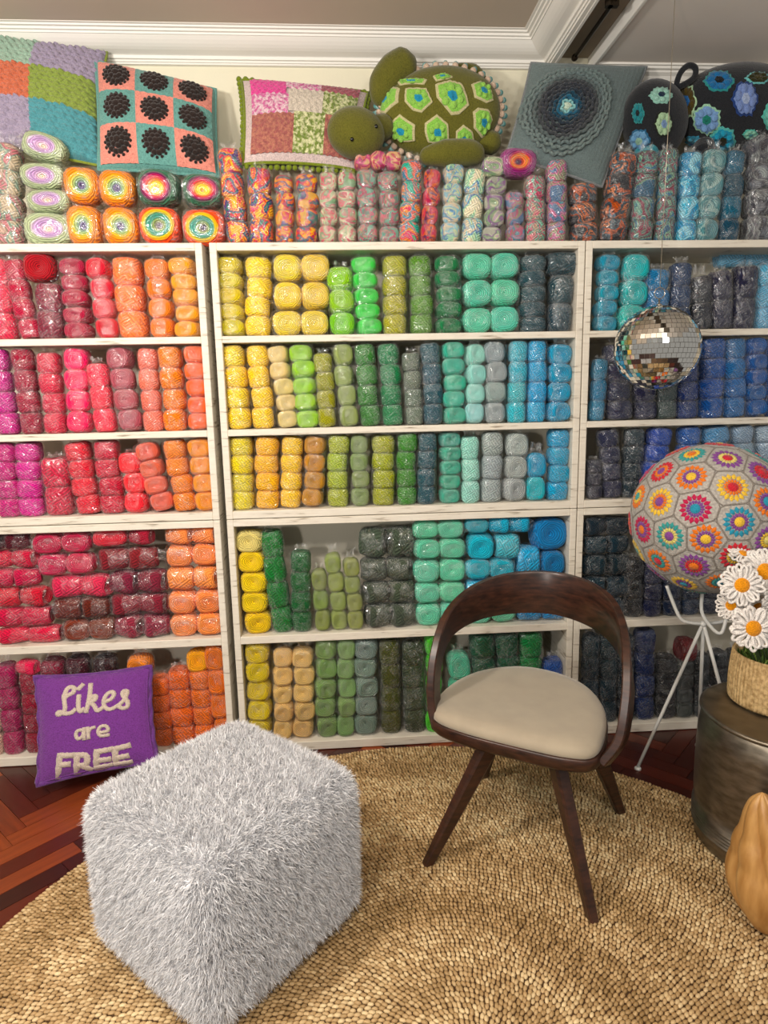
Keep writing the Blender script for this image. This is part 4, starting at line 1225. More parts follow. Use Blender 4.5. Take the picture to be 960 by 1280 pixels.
# ---------------------------------------------------------------- fluffy pouf
def pouf():
    t = thing('fluffy_pouf', 'silver grey fluffy cube pouf standing on the round rug', 'pouf', (.108, -.915, .022), None, (0, 0, math.radians(-42.4)))
    H, A, R_ = .425, .262, .06
    me = bpy.data.meshes.new('pouf_body'); bm = bmesh.new(); bmesh.ops.create_cube(bm, size=1)
    for v in bm.verts: v.co = Vector((v.co.x*2*A, v.co.y*2*A, (v.co.z+.5)*H+.004))
    bmesh.ops.bevel(bm, geom=bm.edges[:]+bm.verts[:], offset=R_, segments=5, affect='EDGES', profile=.5)
    bmesh.ops.subdivide_edges(bm, edges=[e for e in bm.edges if e.calc_length() > .2], cuts=6, use_grid_fill=True)
    for v in bm.verts:   # a soft, slightly bulging cube
        x, y, z = v.co.x/A, v.co.y/A, (v.co.z/H-.5)*2
        k = 1+.05*(1-x*x)*(1-y*y)+.0
        v.co.x *= 1+.045*(1-min(1, z*z))*(1-min(1, y*y)); v.co.y *= 1+.045*(1-min(1, z*z))*(1-min(1, x*x))
        if z > 0: v.co.z += .018*max(0, 1-x*x)*max(0, 1-y*y)
    bmesh.ops.recalc_face_normals(bm, faces=bm.faces)
    bmesh.ops.triangulate(bm, faces=bm.faces[:]); bm.to_mesh(me)
    fur = plain('pouf_fabric', '#B8B8BC', .9)
    me.materials.append(fur); me.polygons.foreach_set('use_smooth', [True]*len(me.polygons))
    build('body', 0, 0, me=me, parent=t)
    tris = np.array([[v.co[:] for v in f.verts] for f in bm.faces]); nor = np.array([f.normal[:] for f in bm.faces]); bm.free()
    area = np.linalg.norm(np.cross(tris[:,1]-tris[:,0], tris[:,2]-tris[:,0]), axis=1)/2
    keep = nor[:,2] > -.6; area = area*keep
    N = 170000
    idx = RNG.choice(len(tris), N, p=area/area.sum())
    r1 = np.sqrt(RNG.random(N)); r2 = RNG.random(N)
    T = tris[idx]; P = T[:,0]*(1-r1)[:,None]+T[:,1]*(r1*(1-r2))[:,None]+T[:,2]*(r1*r2)[:,None]
    nn = nor[idx]
    # clumps of common lean
    cell = np.floor(P*75).astype(int); hsh = (cell[:,0]*73856093 ^ cell[:,1]*19349663 ^ cell[:,2]*83492791) % 9973
    lean_tab = RNG.normal(0, .55, (9973, 3)); d = nn+lean_tab[hsh]*.6+RNG.normal(0, .38, (N, 3))+np.array([0, 0, -.22])
    d /= np.linalg.norm(d, axis=1)[:,None]
    L = RNG.uniform(.014, .027, N)
    side = np.cross(d, RNG.normal(0, 1, (N, 3))); side /= np.linalg.norm(side, axis=1)[:,None]
    W = RNG.uniform(.0005, .0011, N)[:,None]*side
    bend = RNG.normal(0, .3, (N, 3))+np.array([0, 0, -.25]); mid = P+d*(L*.55)[:,None]; tip = mid+(d+bend*.8)*(L*.5)[:,None]
    V = np.concatenate([P-W, P+W, mid-W, mid+W, tip], 1).reshape(-1, 3)
    base = np.arange(N)*5
    F = np.stack([np.stack([base, base+1, base+3], 1), np.stack([base, base+3, base+2], 1), np.stack([base+2, base+3, base+4], 1)], 1).reshape(-1, 3)
    me = bpy.data.meshes.new('pile'); me.vertices.add(len(V)); me.vertices.foreach_set('co', V.ravel())
    me.loops.add(len(F)*3); me.loops.foreach_set('vertex_index', F.ravel().astype(np.int32))
    me.polygons.add(len(F)); me.polygons.foreach_set('loop_start', np.arange(0, len(F)*3, 3, dtype=np.int32))
    me.update(calc_edges=True)
    at_ = me.attributes.new('shade', 'FLOAT', 'POINT'); at_.data.foreach_set('value', np.repeat(RNG.random(N), 5).astype(np.float32))
    m, n, b = nt('tinsel_pile'); a = node(n, 'ShaderNodeAttribute', attribute_name='shade')
    cr = node(n, 'ShaderNodeValToRGB'); cr.color_ramp.elements[0].color = (*lin('#BFC0C4'), 1); cr.color_ramp.elements[1].color = (*lin('#F6F6F8'), 1)
    n.links.new(a.outputs['Fac'], cr.inputs[0]); n.links.new(cr.outputs[0], b.inputs['Base Color'])
    b.inputs['Roughness'].default_value = .32; b.inputs['Specular IOR Level'].default_value = .8
    me.materials.append(m)
    stuff(build('pile', 0, 0, me=me, parent=t))
pouf()

# ---------------------------------------------------------------- woven round rug
def rug():
    t = thing('woven_rug', 'round woven seagrass rug on the red parquet floor', 'rug', (RC.x, RC.y, 0))
    V, F = lathe([(RR-.01, .001), (RR-.004, .006), (RR-.008, .011), (.02, .011)], 128)
    build('backing', V, F, plain('rug_base', '#4A3218', .9), t)
    # one knot: small low-poly bean, axis along x
    kv, kf = ellip((0, 0, 0), (1, 1, 1), 6, 5); kv = np.array([v[:] for v in kv]); kv = kv[:, [2, 1, 0]]
    # trim duplicate pole points is unnecessary at this size
    pit = .0145; C_ = []; 
    nr = int(RR/pit)
    for r_i in range(2, nr):
        r = r_i*pit; cnt = int(2*PI*r/.0122)
        off = RNG.random()*6
        a = off+2*PI*np.arange(cnt)/cnt+RNG.normal(0, .0009/r if r else 0, cnt)
        yy = RC.y+r*np.sin(a); xx = RC.x+r*np.cos(a)
        keep = (yy > -1.80) & (xx > -.75) & (xx < 2.1)
        # hidden under the pouf or bookcase edge is still rug
        a = a[keep]
        tone = RNG.random(len(a))*.6+.2+.12*math.sin(r_i*.37)+.10*math.sin(r_i*.11+1)
        C_.append(np.stack([np.full(len(a), r), a, tone], 1))
    C_ = np.concatenate(C_); N = len(C_)
    r, a, tone = C_.T; a = a
    ln = RNG.uniform(.0078, .0098, N); wd = RNG.uniform(.0056, .0066, N); ht = RNG.uniform(.0045, .0062, N)
    skew = .45+RNG.normal(0, .14, N)
    K = kv[None]*np.stack([ln, wd, ht], 1)[:, None]           # x radial (long), y tangential
    dirx = a+skew
    X = K[:,:,0]*np.cos(dirx)[:,None]-K[:,:,1]*np.sin(dirx)[:,None]
    Y = K[:,:,0]*np.sin(dirx)[:,None]+K[:,:,1]*np.cos(dirx)[:,None]
    px_ = X+(r*np.cos(a))[:,None]; py_ = Y+(r*np.sin(a))[:,None]; pz = K[:,:,2]+.0125+RNG.normal(0, .0008, N)[:,None]
    V = np.stack([px_, py_, pz], 2).reshape(-1, 3); m_ = len(kv)
    kf = [f for f in kf]
    tri = np.array([f if len(f) == 4 else f for f in kf])
    F = (tri[None]+(np.arange(N)*m_)[:, None, None]).reshape(-1, 4)
    me = bpy.data.meshes.new('weave'); me.vertices.add(len(V)); me.vertices.foreach_set('co', V.ravel())
    me.loops.add(len(F)*4); me.loops.foreach_set('vertex_index', F.ravel().astype(np.int32))
    me.polygons.add(len(F)); me.polygons.foreach_set('loop_start', np.arange(0, len(F)*4, 4, dtype=np.int32))
    me.polygons.foreach_set('use_smooth', np.ones(len(F), bool))
    me.update(calc_edges=True)
    A = me.attributes.new('tone', 'FLOAT', 'POINT'); A.data.foreach_set('value', np.repeat(tone, m_).astype(np.float32))
    m, n, b = nt('seagrass'); at2 = node(n, 'ShaderNodeAttribute', attribute_name='tone')
    tc = node(n, 'ShaderNodeTexCoord'); ns = node(n, 'ShaderNodeTexNoise'); ns.inputs['Scale'].default_value = 5; n.links.new(tc.outputs['Object'], ns.inputs[0])
    cr = node(n, 'ShaderNodeValToRGB'); e = cr.color_ramp.elements
    e[0].color = (*lin('#8A6C40'), 1); e[1].color = (*lin('#E2CA9C'), 1); x = e.new(.5); x.color = (*lin('#B49466'), 1)
    n.links.new(math_(n, 'ADD', at2.outputs['Fac'], math_(n, 'MULTIPLY_ADD', ns.outputs[0], .7, -.35)), cr.inputs[0]); n.links.new(cr.outputs[0], b.inputs['Base Color'])
    b.inputs['Roughness'].default_value = .6
    me.materials.append(m)
    stuff(build('weave', 0, 0, me=me, parent=t))
rug()
RZ = .017

# ---------------------------------------------------------------- chair
def chair():
    u = Vector((.853, -.522, 0)); ang_ = math.atan2(u.y, u.x)
    t = thing('armchair', 'dark walnut chair with a curved hoop back and beige suede seat', 'chair', (1.039, -.641, RZ), None, (0, 0, ang_))
    m, n, b = nt('walnut'); tc = node(n, 'ShaderNodeTexCoord'); mp = node(n, 'ShaderNodeMapping'); mp.inputs['Scale'].default_value = (12, 12, 50)
    n.links.new(tc.outputs['Object'], mp.inputs[0]); ns = node(n, 'ShaderNodeTexNoise'); ns.inputs['Scale'].default_value = 2; ns.inputs['Detail'].default_value = 6; n.links.new(mp.outputs[0], ns.inputs[0])
    cr = node(n, 'ShaderNodeValToRGB'); cr.color_ramp.elements[0].position = .3; cr.color_ramp.elements[1].position = .75
    cr.color_ramp.elements[0].color = (*lin('#1F120D'), 1); cr.color_ramp.elements[1].color = (*lin('#4A2B1E'), 1)
    n.links.new(ns.outputs[0], cr.inputs[0]); n.links.new(cr.outputs[0], b.inputs['Base Color']); b.inputs['Roughness'].default_value = .33
    WAL = m; SUE = plain('beige_suede', '#A29682', .95, noise=.06, scale=14, bump=.1, bscale=300, sheen=.3)
    # seat outline (local): front edge at -y
    pts = [(-.300, -.085), (-.265, -.185), (-.16, -.222), (0, -.232), (.16, -.228), (.232, -.19), (.240, -.06), (.215, .08), (.14, .215), (.02, .285), (-.12, .285), (-.235, .195), (-.295, .06)]
    O = smoothpath([(x, y, 0) for x, y in pts], 5, True); n_ = len(O); cc = Vector((-.03, .02, 0))
    def slab(levels):
        V = []; F = []
        for s_, z in levels:
            for p in O: V.append(cc+(p-cc)*s_+Vector((0, 0, z)))
        for l in range(len(levels)-1):
            for i in range(n_): F.append((l*n_+i, l*n_+(i+1) % n_, (l+1)*n_+(i+1) % n_, (l+1)*n_+i))
        V.append(cc+Vector((0, 0, levels[0][1]))); F += [(i, len(V)-1, (i+1) % n_) for i in range(n_)]
        V.append(cc+Vector((0, 0, levels[-1][1]-.004))); L_ = (len(levels)-1)*n_; F += [(L_+i, L_+(i+1) % n_, len(V)-1) for i in range(n_)]
        return V, F
    V, F = slab([(.90, .395), (.97, .40), (1.0, .41), (1.0, .438), (.99, .442), (.95, .442)]); build('seat_frame', V, F, WAL, t)
    V, F = slab([(.965, .438), (.985, .446), (.975, .462), (.93, .473), (.8, .479), (.5, .477)]); build('seat_cushion', V, F, SUE, t)
    # hoop: centre line, height of band, thickness, and the direction the band's broad side faces
    C_ = [(-.262, -.150, .405, .070), (-.282, -.135, .47, .075), (-.290, -.115, .56, .078), (-.292, -.060, .65, .084), (-.282, .03, .705, .105), (-.232, .15, .738, .130), (-.14, .255, .750, .148), (-.02, .30, .753, .152), (.10, .265, .748, .150), (.20, .17, .733, .138), (.262, .05, .695, .112), (.290, -.045, .63, .086), (.294, -.09, .55, .078), (.284, -.115, .47, .076), (.246, -.135, .405, .070)]
    Pc = smoothpath([c[:3] for c in C_], 6); Wd = [v.x for v in smoothpath([(c[3], 0, 0) for c in C_], 6)]
    V = []; F = []; th = .026; N = len(Pc)
    ctr = Vector((-.01, .0, 0))
    for i, p in enumerate(Pc):
        tn = (Pc[min(i+1, N-1)]-Pc[max(i-1, 0)]).normalized()
        out = Vector((p.x-ctr.x, p.y-ctr.y, 0))
        hz = max(0, min(1, (p.z-.60)/.18))
        out = (Vector((out.x, out.y*(.25+.75*hz), 0))).normalized()
        out = (out-tn*out.dot(tn)).normalized(); wv = tn.cross(out).normalized(); 
        w2 = Wd[i]/2; t2 = th/2
        for a_, b_ in ((-1, -.7), (-1, .7), (-.9, 1), (.9, 1), (1, .7), (1, -.7), (.9, -1), (-.9, -1)):
            V.append(p+wv*a_*w2+out*b_*t2)
    for i in range(N-1):
        for k in range(8): F.append((i*8+k, i*8+(k+1) % 8, (i+1)*8+(k+1) % 8, (i+1)*8+k))
    F.append(tuple(range(8))); F.append(tuple((N-1)*8+k for k in range(8))[::-1])
    me = pymesh('backrest_hoop', V, F, WAL, True); bm = bmesh.new(); bm.from_mesh(me); bmesh.ops.recalc_face_normals(bm, faces=bm.faces); bm.to_mesh(me); bm.free()
    me.set_sharp_from_angle(angle=math.radians(35)); build('backrest_hoop', 0, 0, me=me, parent=t)
    for (tx, ty), (bx, by) in (((-.085, -.135), (-.25, -.265)), ((.105, -.135), (.25, -.265)), ((.14, .12), (.25, .265)), ((-.13, .12), (-.25, .265))):
        top = Vector((tx, ty, .40)); bot = Vector((bx, by, 0.0)); V = []; F = []
        dirr = Vector((bx, by, 0)).normalized(); sd = Vector((-dirr.y, dirr.x, 0))
        for P, a_, b_ in ((top, .034, .021), (top.lerp(bot, .5), .026, .018), (bot, .017, .014)):
            for ka, kb in ((-1, -.7), (-.7, -1), (.7, -1), (1, -.7), (1, .7), (.7, 1), (-.7, 1), (-1, .7)):
                V.append(P+dirr*ka*a_+sd*kb*b_)
        for l in range(2):
            for k in range(8): F.append((l*8+k, l*8+(k+1) % 8, (l+1)*8+(k+1) % 8, (l+1)*8+k))
        F.append(tuple(range(8))); F.append(tuple(16+k for k in range(8))[::-1])
        me = pymesh('leg', V, F, WAL, False); bm = bmesh.new(); bm.from_mesh(me); bmesh.ops.recalc_face_normals(bm, faces=bm.faces); bm.to_mesh(me); bm.free()
        build('leg', 0, 0, me=me, parent=t)
    V, F = boxgeo(-.12, .14, -.16, .15, .372, .40); build('under_frame', V, F, WAL, t, False)
chair()

# ---------------------------------------------------------------- ball on its tripod stand
CB = at(886, 648, y=-.30); RB = .2695
def stand():
    hub = at(879, 780, y=-.30)
    t = thing('tripod_stand', 'white metal tripod stand under the large crochet ball', 'stand', (hub.x, -.30, 0))
    WM = plain('white_enamel', '#D8D8D4', .35)
    for f_ in ((1.580, -.275), (1.905, -.135), (1.925, -.43)):
        z0 = .006
        fx, fy = f_
        o = MB().add(*tube([hub+Vector((0, 0, .005)), Vector((fx, fy, z0+.004))], .0065, 10)).obj('leg', WM, t); put(o, t)
        V, F = lathe([(.013, 0), (.013, .008), (.008, .012)], 14, fx, fy, True, True); c = build('foot_cap', V, F, WM, o); put(c, t)
    def rodp(pts): put(MB().add(*tube(smoothpath(pts, 5), .0065, 10)).obj('cradle_rod', WM, t), t)
    rodp([hub, hub+Vector((-.055, .0, .008)), hub+Vector((-.085, .005, .022)), hub+Vector((-.11, .01, .07)), hub+Vector((-.145, .01, .152))])
    rodp([hub, hub+Vector((.07, .01, .0)), hub+Vector((.11, .02, .012)), hub+Vector((.14, .04, .06)), hub+Vector((.165, .05, .168))])
    rodp([hub+Vector((-.012, .0, .12)), hub+Vector((-.014, -.01, .05)), hub+Vector((.012, -.03, .0)), hub+Vector((.035, -.05, -.02)), hub+Vector((.052, -.05, .01)), hub+Vector((.085, -.03, .142))])
    V, F = ellip(hub, (.013, .013, .012), 12, 8); put(build('hub', V, F, WM, t), t)
stand()
def bigball():
    t = thing('crochet_ball_pouf', 'large grey crochet ball covered with colourful sunburst flowers', 'ball', (CB.x, CB.y, CB.z-RB))
    E = Ell(CB, (RB, RB, RB))
    m = knit('ball_grey', '#B6B0A8', 120, .8, .1)
    V, F = ellip(CB, (RB, RB, RB), 64, 40); put(build('cover', V, F, m, t), t)
    col = {'c': '#C82454', 'r': '#D02838', 'o': '#EE7C20', 'y': '#F4C840', 'p': '#8A4A98', 'b': '#2C98B4', 't': '#3CA09C', 'l': '#E8D878'}
    fl = [ # px in the 960 crop of 780,540..960,720 ; size px ; three rings in to out
     (475,512,62,'bpc'),(770,600,60,'ypb'),(727,368,60,'roy'),(448,298,60,'ypo'),(237,465,52,'poy'),(690,175,56,'rlp'),(250,262,50,'por'),(452,148,45,'oyt'),(640,70,56,'ycr'),
     (920,268,56,'rrp'),(955,465,55,'bpo'),(545,715,52,'ypo'),(302,695,54,'plt'),(120,650,52,'opc'),(95,430,45,'tyo'),(228,860,52,'rto'),(465,895,56,'orp'),(745,830,56,'byr'),(955,720,50,'lyp'),
     (350,118,40,'por'),(900,140,48,'opt'),(40,610,36,'ror'),(95,790,36,'tly'),(400,1010,48,'bpy'),(640,1000,48,'bto'),(190,960,40,'pcp'),(150,270,40,'cpc')]
    dirs = []
    for x, y, s_, k in fl:
        P = E.hit(780+x/5.333, 540+y/5.333); dirs.append(((P-CB).normalized(), k, .0495 if s_ > 50 else .046))
    golden = PI*(3-math.sqrt(5)); ks = ['roy', 'ypb', 'orp', 'plt', 'bpc', 'opc', 'ypo']
    for i in range(60):
        z = 1-2*(i+.5)/60; r_ = math.sqrt(1-z*z); d = Vector((r_*math.cos(golden*i), r_*math.sin(golden*i), z))
        if all(d.dot(e[0]) < .900 for e in dirs): dirs.append((d, ks[i % 7], .05))
    for d, k, R_ in dirs:
        a = d.cross(Vector((0, 0, 1))).normalized() if abs(d.z) < .95 else Vector((1, 0, 0)); b_ = d.cross(a).normalized()
        n = 16; V = []; F = []; mi = []
        def pt(r, th, h): return (d+a*(r/RB)*math.cos(th)+b_*(r/RB)*math.sin(th)).normalized()*(RB+h)+CB
        # centre disc
        V.append(pt(0, 0, .007)); st = 1
        for j in range(2*n): V.append(pt(R_*.28, PI*j/n, .0055))
        for j in range(2*n): F.append((0, 1+j, 1+(j+1) % (2*n))); mi.append(0)
        s0 = len(V)
        for j in range(2*n): V.append(pt(R_*.34, PI*j/n, .001))
        for j in range(2*n): F.append((1+j, s0+j, s0+(j+1) % (2*n), 1+(j+1) % (2*n))); mi.append(0)
        # two rings of separate stitches: wedge petals
        for ring, (ra, rb_, rc_) in enumerate(((.32, .50, .62), (.60, .84, 1.06))):
            for j in range(n):
                th = 2*PI*(j+.5*ring)/n; w1 = PI/n*.85; w2 = PI/n*.98; s0 = len(V); h = .006
                V += [pt(R_*ra, th-w1*.7, .002), pt(R_*ra, th+w1*.7, .002), pt(R_*rb_, th+w2, .001), pt(R_*rc_, th, .001), pt(R_*rb_, th-w2, .001), pt(R_*(ra+.04), th, h), pt(R_*rb_, th, h)]
                F += [(s0, s0+5, s0+1), (s0+1, s0+5, s0+6, s0+2), (s0+2, s0+6, s0+3), (s0+3, s0+6, s0+4), (s0+4, s0+6, s0+5, s0)]; mi += [1+ring]*5
        me = pymesh('sunburst_flower', V, F, [knit('sb_'+c, col[c], 300, .5) for c in k], True, mi)
        bm = bmesh.new(); bm.from_mesh(me)
        for f in bm.faces:
            if f.normal.dot(d) < 0: f.normal_flip()
        bm.to_mesh(me); bm.free()
        put(build('sunburst_flower', 0, 0, me=me, parent=t), t)
    # raised seams between hexagons (nearest-neighbour cell borders)
    b = MB(); D = [x[0] for x in dirs]
    for i, d in enumerate(D):
        a = d.cross(Vector((0, 0, 1))).normalized() if abs(d.z) < .95 else Vector((1, 0, 0)); b_ = d.cross(a).normalized()
        nb = sorted([e for e in D if e is not d], key=lambda e: -e.dot(d))[:9]; path = []
        for j in range(36):
            th = 2*PI*j/36; dv = a*math.cos(th)+b_*math.sin(th); lim = .36
            for e in nb:
                g = e-d; q = g.dot(dv)
                if q > 1e-4:
                    # direction d+s*dv equidistant: (d+s dv).(e-d)=0
                    s_ = -d.dot(g)/q
                    if s_ > 0: lim = min(lim, s_)
            path.append((d+dv*lim*.985).normalized()*(RB+.0005)+CB)
        b.add(*tube(path, .0022, 5, True))
    put(b.obj('seams', knit('ball_seam', '#8F877E', 200), t), t)
bigball()

# ---------------------------------------------------------------- mirror ball
def mirrorball():
    y = -.22; c = at(821, 435, y=y); R_ = 49.5/ (1/(at(821, 435, y=y)-at(820, 435, y=y)).length)
    t = thing('mirror_ball', 'silver mirror tiled disco ball hanging before the right bookcase', 'mirror ball', (c.x, c.y, c.z-R_))
    MIR = plain('mirror_tile', '#E8E6E0', .04, 1); GAP = plain('tile_grout', '#8A8478', .5, .3)
    V, F = ellip(c, (R_*.985,)*3, 48, 32); put(build('core', V, F, GAP, t), t)
    b = MB(); rows = 27; rng = random.Random(5)
    for i in range(rows):
        th = PI*(i+.5)/rows; cnt = max(4, int(2*rows*math.sin(th)))
        hh = PI/rows*.46
        for j in range(cnt):
            ph = 2*PI*(j+.5)/cnt; hw = PI/cnt*.93
            n = Vector((math.sin(th)*math.cos(ph), math.sin(th)*math.sin(ph), math.cos(th)))
            e1 = Vector((-math.sin(ph), math.cos(ph), 0)); e2 = n.cross(e1)
            tl1, tl2 = rng.gauss(0, .025), rng.gauss(0, .025)
            wx, wy = R_*math.sin(th)*hw, R_*hh; V = []
            for sx, sy in ((-1, -1), (1, -1), (1, 1), (-1, 1)):
                V.append(c+n*(R_+.0005+sx*wx*tl1+sy*wy*tl2)+e1*sx*wx+e2*sy*wy)
            for sx, sy in ((-1, -1), (1, -1), (1, 1), (-1, 1)):
                V.append(c+n*(R_*.982)+e1*sx*wx*.98+e2*sy*wy*.98)
            f0 = (0, 1, 2, 3) if (V[1]-V[0]).cross(V[2]-V[1]).dot(n) > 0 else (3, 2, 1, 0)
            b.add(V, [f0, (0, 4, 5, 1), (1, 5, 6, 2), (2, 6, 7, 3), (3, 7, 4, 0)])
    stuff(put(b.obj('mirror_tiles', MIR, t, False), t))
    top = c+Vector((0, 0, R_)); CH = plain('chrome', '#C8C4BC', .15, 1)
    V, F = lathe([(.010, top.z-.003), (.010, top.z+.004), (.0035, top.z+.006), (.0035, top.z+.024)], 16, top.x, top.y); put(build('cap', V, F, CH, t), t)
    rc_ = top+Vector((0, 0, .042))
    put(MB().add(*tube([rc_+Vector((.019*math.cos(2*PI*k/24), 0, .019*math.sin(2*PI*k/24))) for k in range(24)], .0018, 6, True)).obj('hanging_ring', CH, t), t)
    put(MB().add(*tube([rc_+Vector((0, 0, .017)), Vector((c.x, c.y, 2.756))], .0012, 5)).obj('hanging_wire', plain('thin_wire', '#B8AC98', .3, .6), t), t)
mirrorball()

# ---------------------------------------------------------------- drum table, basket, daisies, carved wood
DC = Vector((1.812, -.74, 0))
def drum():
    t = thing('drum_table', 'brushed pewter metal drum side table under the flower basket', 'side table', (DC.x, DC.y, RZ-.0))
    m, n, b = nt('pewter'); tc = node(n, 'ShaderNodeTexCoord'); mp = node(n, 'ShaderNodeMapping'); mp.inputs['Scale'].default_value = (5, 5, 14); n.links.new(tc.outputs['Object'], mp.inputs[0])
    ns = node(n, 'ShaderNodeTexNoise'); ns.inputs['Scale'].default_value = 4; ns.inputs['Detail'].default_value = 6; n.links.new(mp.outputs[0], ns.inputs[0])
    cr = node(n, 'ShaderNodeValToRGB'); cr.color_ramp.elements[0].color = (*lin('#70675A'), 1); cr.color_ramp.elements[1].color = (*lin('#948A7A'), 1); cr.color_ramp.elements[0].position = .3; cr.color_ramp.elements[1].position = .7
    n.links.new(ns.outputs[0], cr.inputs[0]); n.links.new(cr.outputs[0], b.inputs['Base Color']); b.inputs['Metallic'].default_value = .9
    n.links.new(math_(n, 'MULTIPLY_ADD', ns.outputs[0], .25, .24), b.inputs['Roughness'])
    bp = node(n, 'ShaderNodeBump'); bp.inputs['Strength'].default_value = .15; bp.inputs['Distance'].default_value = .003; n.links.new(ns.outputs[0], bp.inputs['Height']); n.links.new(bp.outputs[0], b.inputs['Normal'])
    R_ = .236; pr = [(R_-.012, 0), (R_-.006, .004), (R_-.002, .03)]
    for k in range(5): z = .050+k*.011; pr += [(R_+.0, z), (R_+.006, z+.003), (R_+.006, z+.006), (R_, z+.008)]
    pr += [(R_+.004, .16), (R_+.005, .26), (R_+.003, .36), (R_-.004, .415), (R_-.012, .43)]
    V, F = lathe([(r, z+.0) for r, z in pr], 96, capt=False); build('barrel', V, F, m, t)
    V, F = lathe([(R_-.012, .43), (R_-.004, .434), (R_+.002, .440), (R_+.001, .447), (R_-.010, .449), (R_-.016, .444), (.01, .444)], 96, capb=False); build('top_plate', V, F, m, t)
drum()
BC = Vector((1.845, -.655, RZ+.4452))
def basket():
    t = thing('woven_basket', 'round tan ribbed straw basket planter on the metal drum table', 'basket', BC)
    m, n, b = nt('straw'); tc = node(n, 'ShaderNodeTexCoord'); sp = node(n, 'ShaderNodeSeparateXYZ'); n.links.new(tc.outputs['Object'], sp.inputs[0])
    ns = node(n, 'ShaderNodeTexNoise'); ns.inputs['Scale'].default_value = 90; n.links.new(tc.outputs['Object'], ns.inputs[0])
    cr = node(n, 'ShaderNodeValToRGB'); cr.color_ramp.elements[0].color = (*lin('#9C7C4C'), 1); cr.color_ramp.elements[1].color = (*lin('#D4B480'), 1)
    cr.color_ramp.elements[0].position = .3; cr.color_ramp.elements[1].position = .65
    n.links.new(ns.outputs[0], cr.inputs[0]); n.links.new(cr.outputs[0], b.inputs['Base Color']); b.inputs['Roughness'].default_value = .75
    R_ = .141; seg = 420; V = []; F = []; nz = 24; H = .165
    for j in range(nz+1):
        z = H*j/nz
        for i in range(seg):
            a = 2*PI*i/seg; rr = (R_+.004*math.sin(PI*j/nz)-.006*(j/nz))*(1+.009*math.cos(70*a)+.005*math.cos(70*a)*(1 if j % 2 else -1)); 
            if j == 0: rr *= .97
            V.append((rr*math.cos(a), rr*math.sin(a), z))
    for j in range(nz):
        for i in range(seg): F.append((j*seg+i, j*seg+(i+1) % seg, (j+1)*seg+(i+1) % seg, (j+1)*seg+i))
    F.append(tuple(range(seg))[::-1]); build('wall', V, F, m, t)
    V, F = lathe([(.135, .163), (.132, .166), (.127, .160), (.126, .12), (.01, .12)], 64, capb=False); build('inside', V, F, m, t)
    b = MB(); rng = random.Random(3)
    for k in range(900):
        a = rng.uniform(0, 6.28); r = .12*math.sqrt(rng.random()); x, y = r*math.cos(a), r*math.sin(a); z = .118
        h = rng.uniform(.018, .04); d = Vector((rng.gauss(0, .012), rng.gauss(0, .012), h)); s_ = Vector((rng.gauss(0, 1), rng.gauss(0, 1), 0)).normalized()*.004
        P = Vector((x, y, z)); b.add([P-s_*.5, P+s_*.5, P+d*.6+s_, P+d, P+d*.6-s_], [(0, 1, 2, 3, 4)], rng.choice([0, 0, 1]))
    stuff(b.obj('moss', [plain('moss_green', '#3C5818', .8), plain('moss_light', '#7C9440', .8)], t, False))
basket()
def daisy(px, py, y, rpx, facing, label, disc=.40):
    c = at(px, py, y=y); k = (at(px+1, py, y=y)-at(px, py, y=y)).length; R_ = rpx*k
    t = thing('crochet_daisy', label, 'flower', (c.x, c.y, c.z), 'crochet daisies in the basket')
    n = Vector(facing).normalized(); e1 = n.cross(Vector((0, 0, 1))).normalized(); e2 = e1.cross(n)
    W_ = knit('petal_white', '#F2ECE6', 300, .4, .06); Y_ = knit('disc_yellow', '#F09A10', 260, .7)
    rng = random.Random(px)
    for layer in range(2):
        cnt = 13
        for j in range(cnt):
            a = 2*PI*(j+.5*layer)/cnt+rng.gauss(0, .05); d = e1*math.cos(a)+e2*math.sin(a); s_ = n.cross(d)
            L = R_*rng.uniform(.92, 1.05)*(1 if layer == 0 else .93); w_ = R_*.105; lift = n*(.004 if layer else -.004)
            curl = rng.uniform(-.1, .2)
            P = [c+d*R_*.3+lift, c+d*L*.55+s_*w_+lift+n*R_*.08, c+d*L*.85+s_*w_*1.15+n*R_*curl, c+d*L+n*R_*curl, c+d*L*.85-s_*w_*1.15+n*R_*curl, c+d*L*.55-s_*w_+lift+n*R_*.08]
            put(MB().add(*tube(smoothpath(P, 3, True), R_*.068, 6, True)).obj('petal', W_, t), t)
    RM = Matrix((e1, e2, n)).transposed()
    V, F = ellip(c+n*.002, (R_*disc, R_*disc, R_*.24), 24, 14, RM); put(build('flower_centre', V, F, Y_, t), t)
    foot = Vector((BC.x+(c.x-BC.x)*.4, BC.y+(c.y-BC.y)*.3, BC.z+.122)); back = c-n*.012
    put(MB().add(*tube(smoothpath([foot, foot.lerp(back, .6)+Vector((0, .02, .01)), back+Vector((0, .012, -.02)), back], 5), .003, 6)).obj('stem', plain('stem_green', '#2C3C18', .7), t), t)
daisy(926.5, 731.5, -.70, 25, (-.25, -.9, .25), 'white looped daisy, upper left in the basket, facing forward')
daisy(955, 714.5, -.66, 28, (-.15, -.9, .3), 'large white looped daisy, topmost full bloom at the right edge')
daisy(940, 785, -.76, 27, (-.1, -.95, .2), 'white looped daisy lowest in the bunch, just above the basket rim')
daisy(914.5, 757, -.67, 18, (-.7, -.6, .3), 'small white looped daisy at the left, turned sideways')
daisy(944, 756, -.63, 17, (.1, -.8, -.4), 'half hidden white looped daisy between the larger blooms')
daisy(929, 694, -.58, 18, (.1, -.45, .9), 'white looped daisy at the very top, tipped upward')
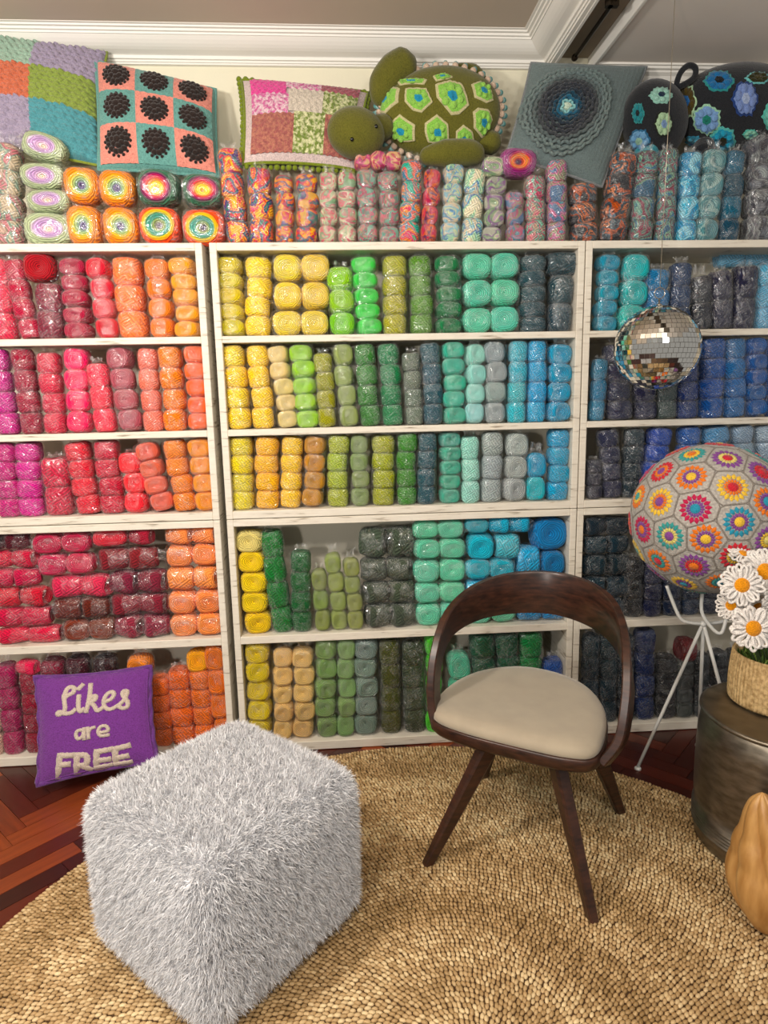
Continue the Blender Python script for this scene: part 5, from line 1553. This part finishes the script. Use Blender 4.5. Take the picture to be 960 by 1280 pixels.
daisy(968, 752, -.70, 20, (.2, -.9, .1), 'white looped daisy cut by the right edge, behind the lowest bloom')

def carved():
    # carved wooden pod: fluted body with a long bent tip
    base = at(972, 1172, z=RZ); base = Vector((1.605, -1.06, RZ))
    t = thing('carved_pod', 'carved pale wood fluted pod with pointed tip beside the drum', 'ornament', base)
    m, n, b = nt('pale_carved_wood'); tc = node(n, 'ShaderNodeTexCoord'); mp = node(n, 'ShaderNodeMapping'); mp.inputs['Scale'].default_value = (30, 30, 5); n.links.new(tc.outputs['Object'], mp.inputs[0])
    ns = node(n, 'ShaderNodeTexNoise'); ns.inputs['Scale'].default_value = 1.4; ns.inputs['Detail'].default_value = 6; n.links.new(mp.outputs[0], ns.inputs[0])
    cr = node(n, 'ShaderNodeValToRGB'); cr.color_ramp.elements[0].color = (*lin('#9A6830'), 1); cr.color_ramp.elements[1].color = (*lin('#C89A5C'), 1); cr.color_ramp.elements[0].position = .25; cr.color_ramp.elements[1].position = .7
    n.links.new(ns.outputs[0], cr.inputs[0]); n.links.new(cr.outputs[0], b.inputs['Base Color']); b.inputs['Roughness'].default_value = .42
    prof = [(.045, 0), (.07, .01), (.10, .05), (.12, .10), (.125, .145), (.116, .19), (.100, .235), (.080, .27), (.068, .30), (.056, .33), (.038, .365), (.016, .39), (.003, .400)]
    P = smoothpath([(r, z, 0) for r, z in prof], 4); V = []; F = []; seg = 96
    for p in P:
        r, z = max(p.x, .001), p.y
        tw = z*1.3
        for k in range(seg):
            a = 2*PI*k/seg; c = abs(math.cos(3.5*(a+tw)))
            rr = r*(.86+.20*c**.8)
            ox = -.070*max(0, (z-.19)/.21)**.9
            V.append((rr*math.cos(a)+ox, rr*math.sin(a), z))
    for j in range(len(P)-1):
        for k in range(seg): F.append((j*seg+k, j*seg+(k+1) % seg, (j+1)*seg+(k+1) % seg, (j+1)*seg+k))
    F.append(tuple(range(seg))[::-1]); F.append(tuple((len(P)-1)*seg+k for k in range(seg)))
    build('body', V, F, m, t)
carved()
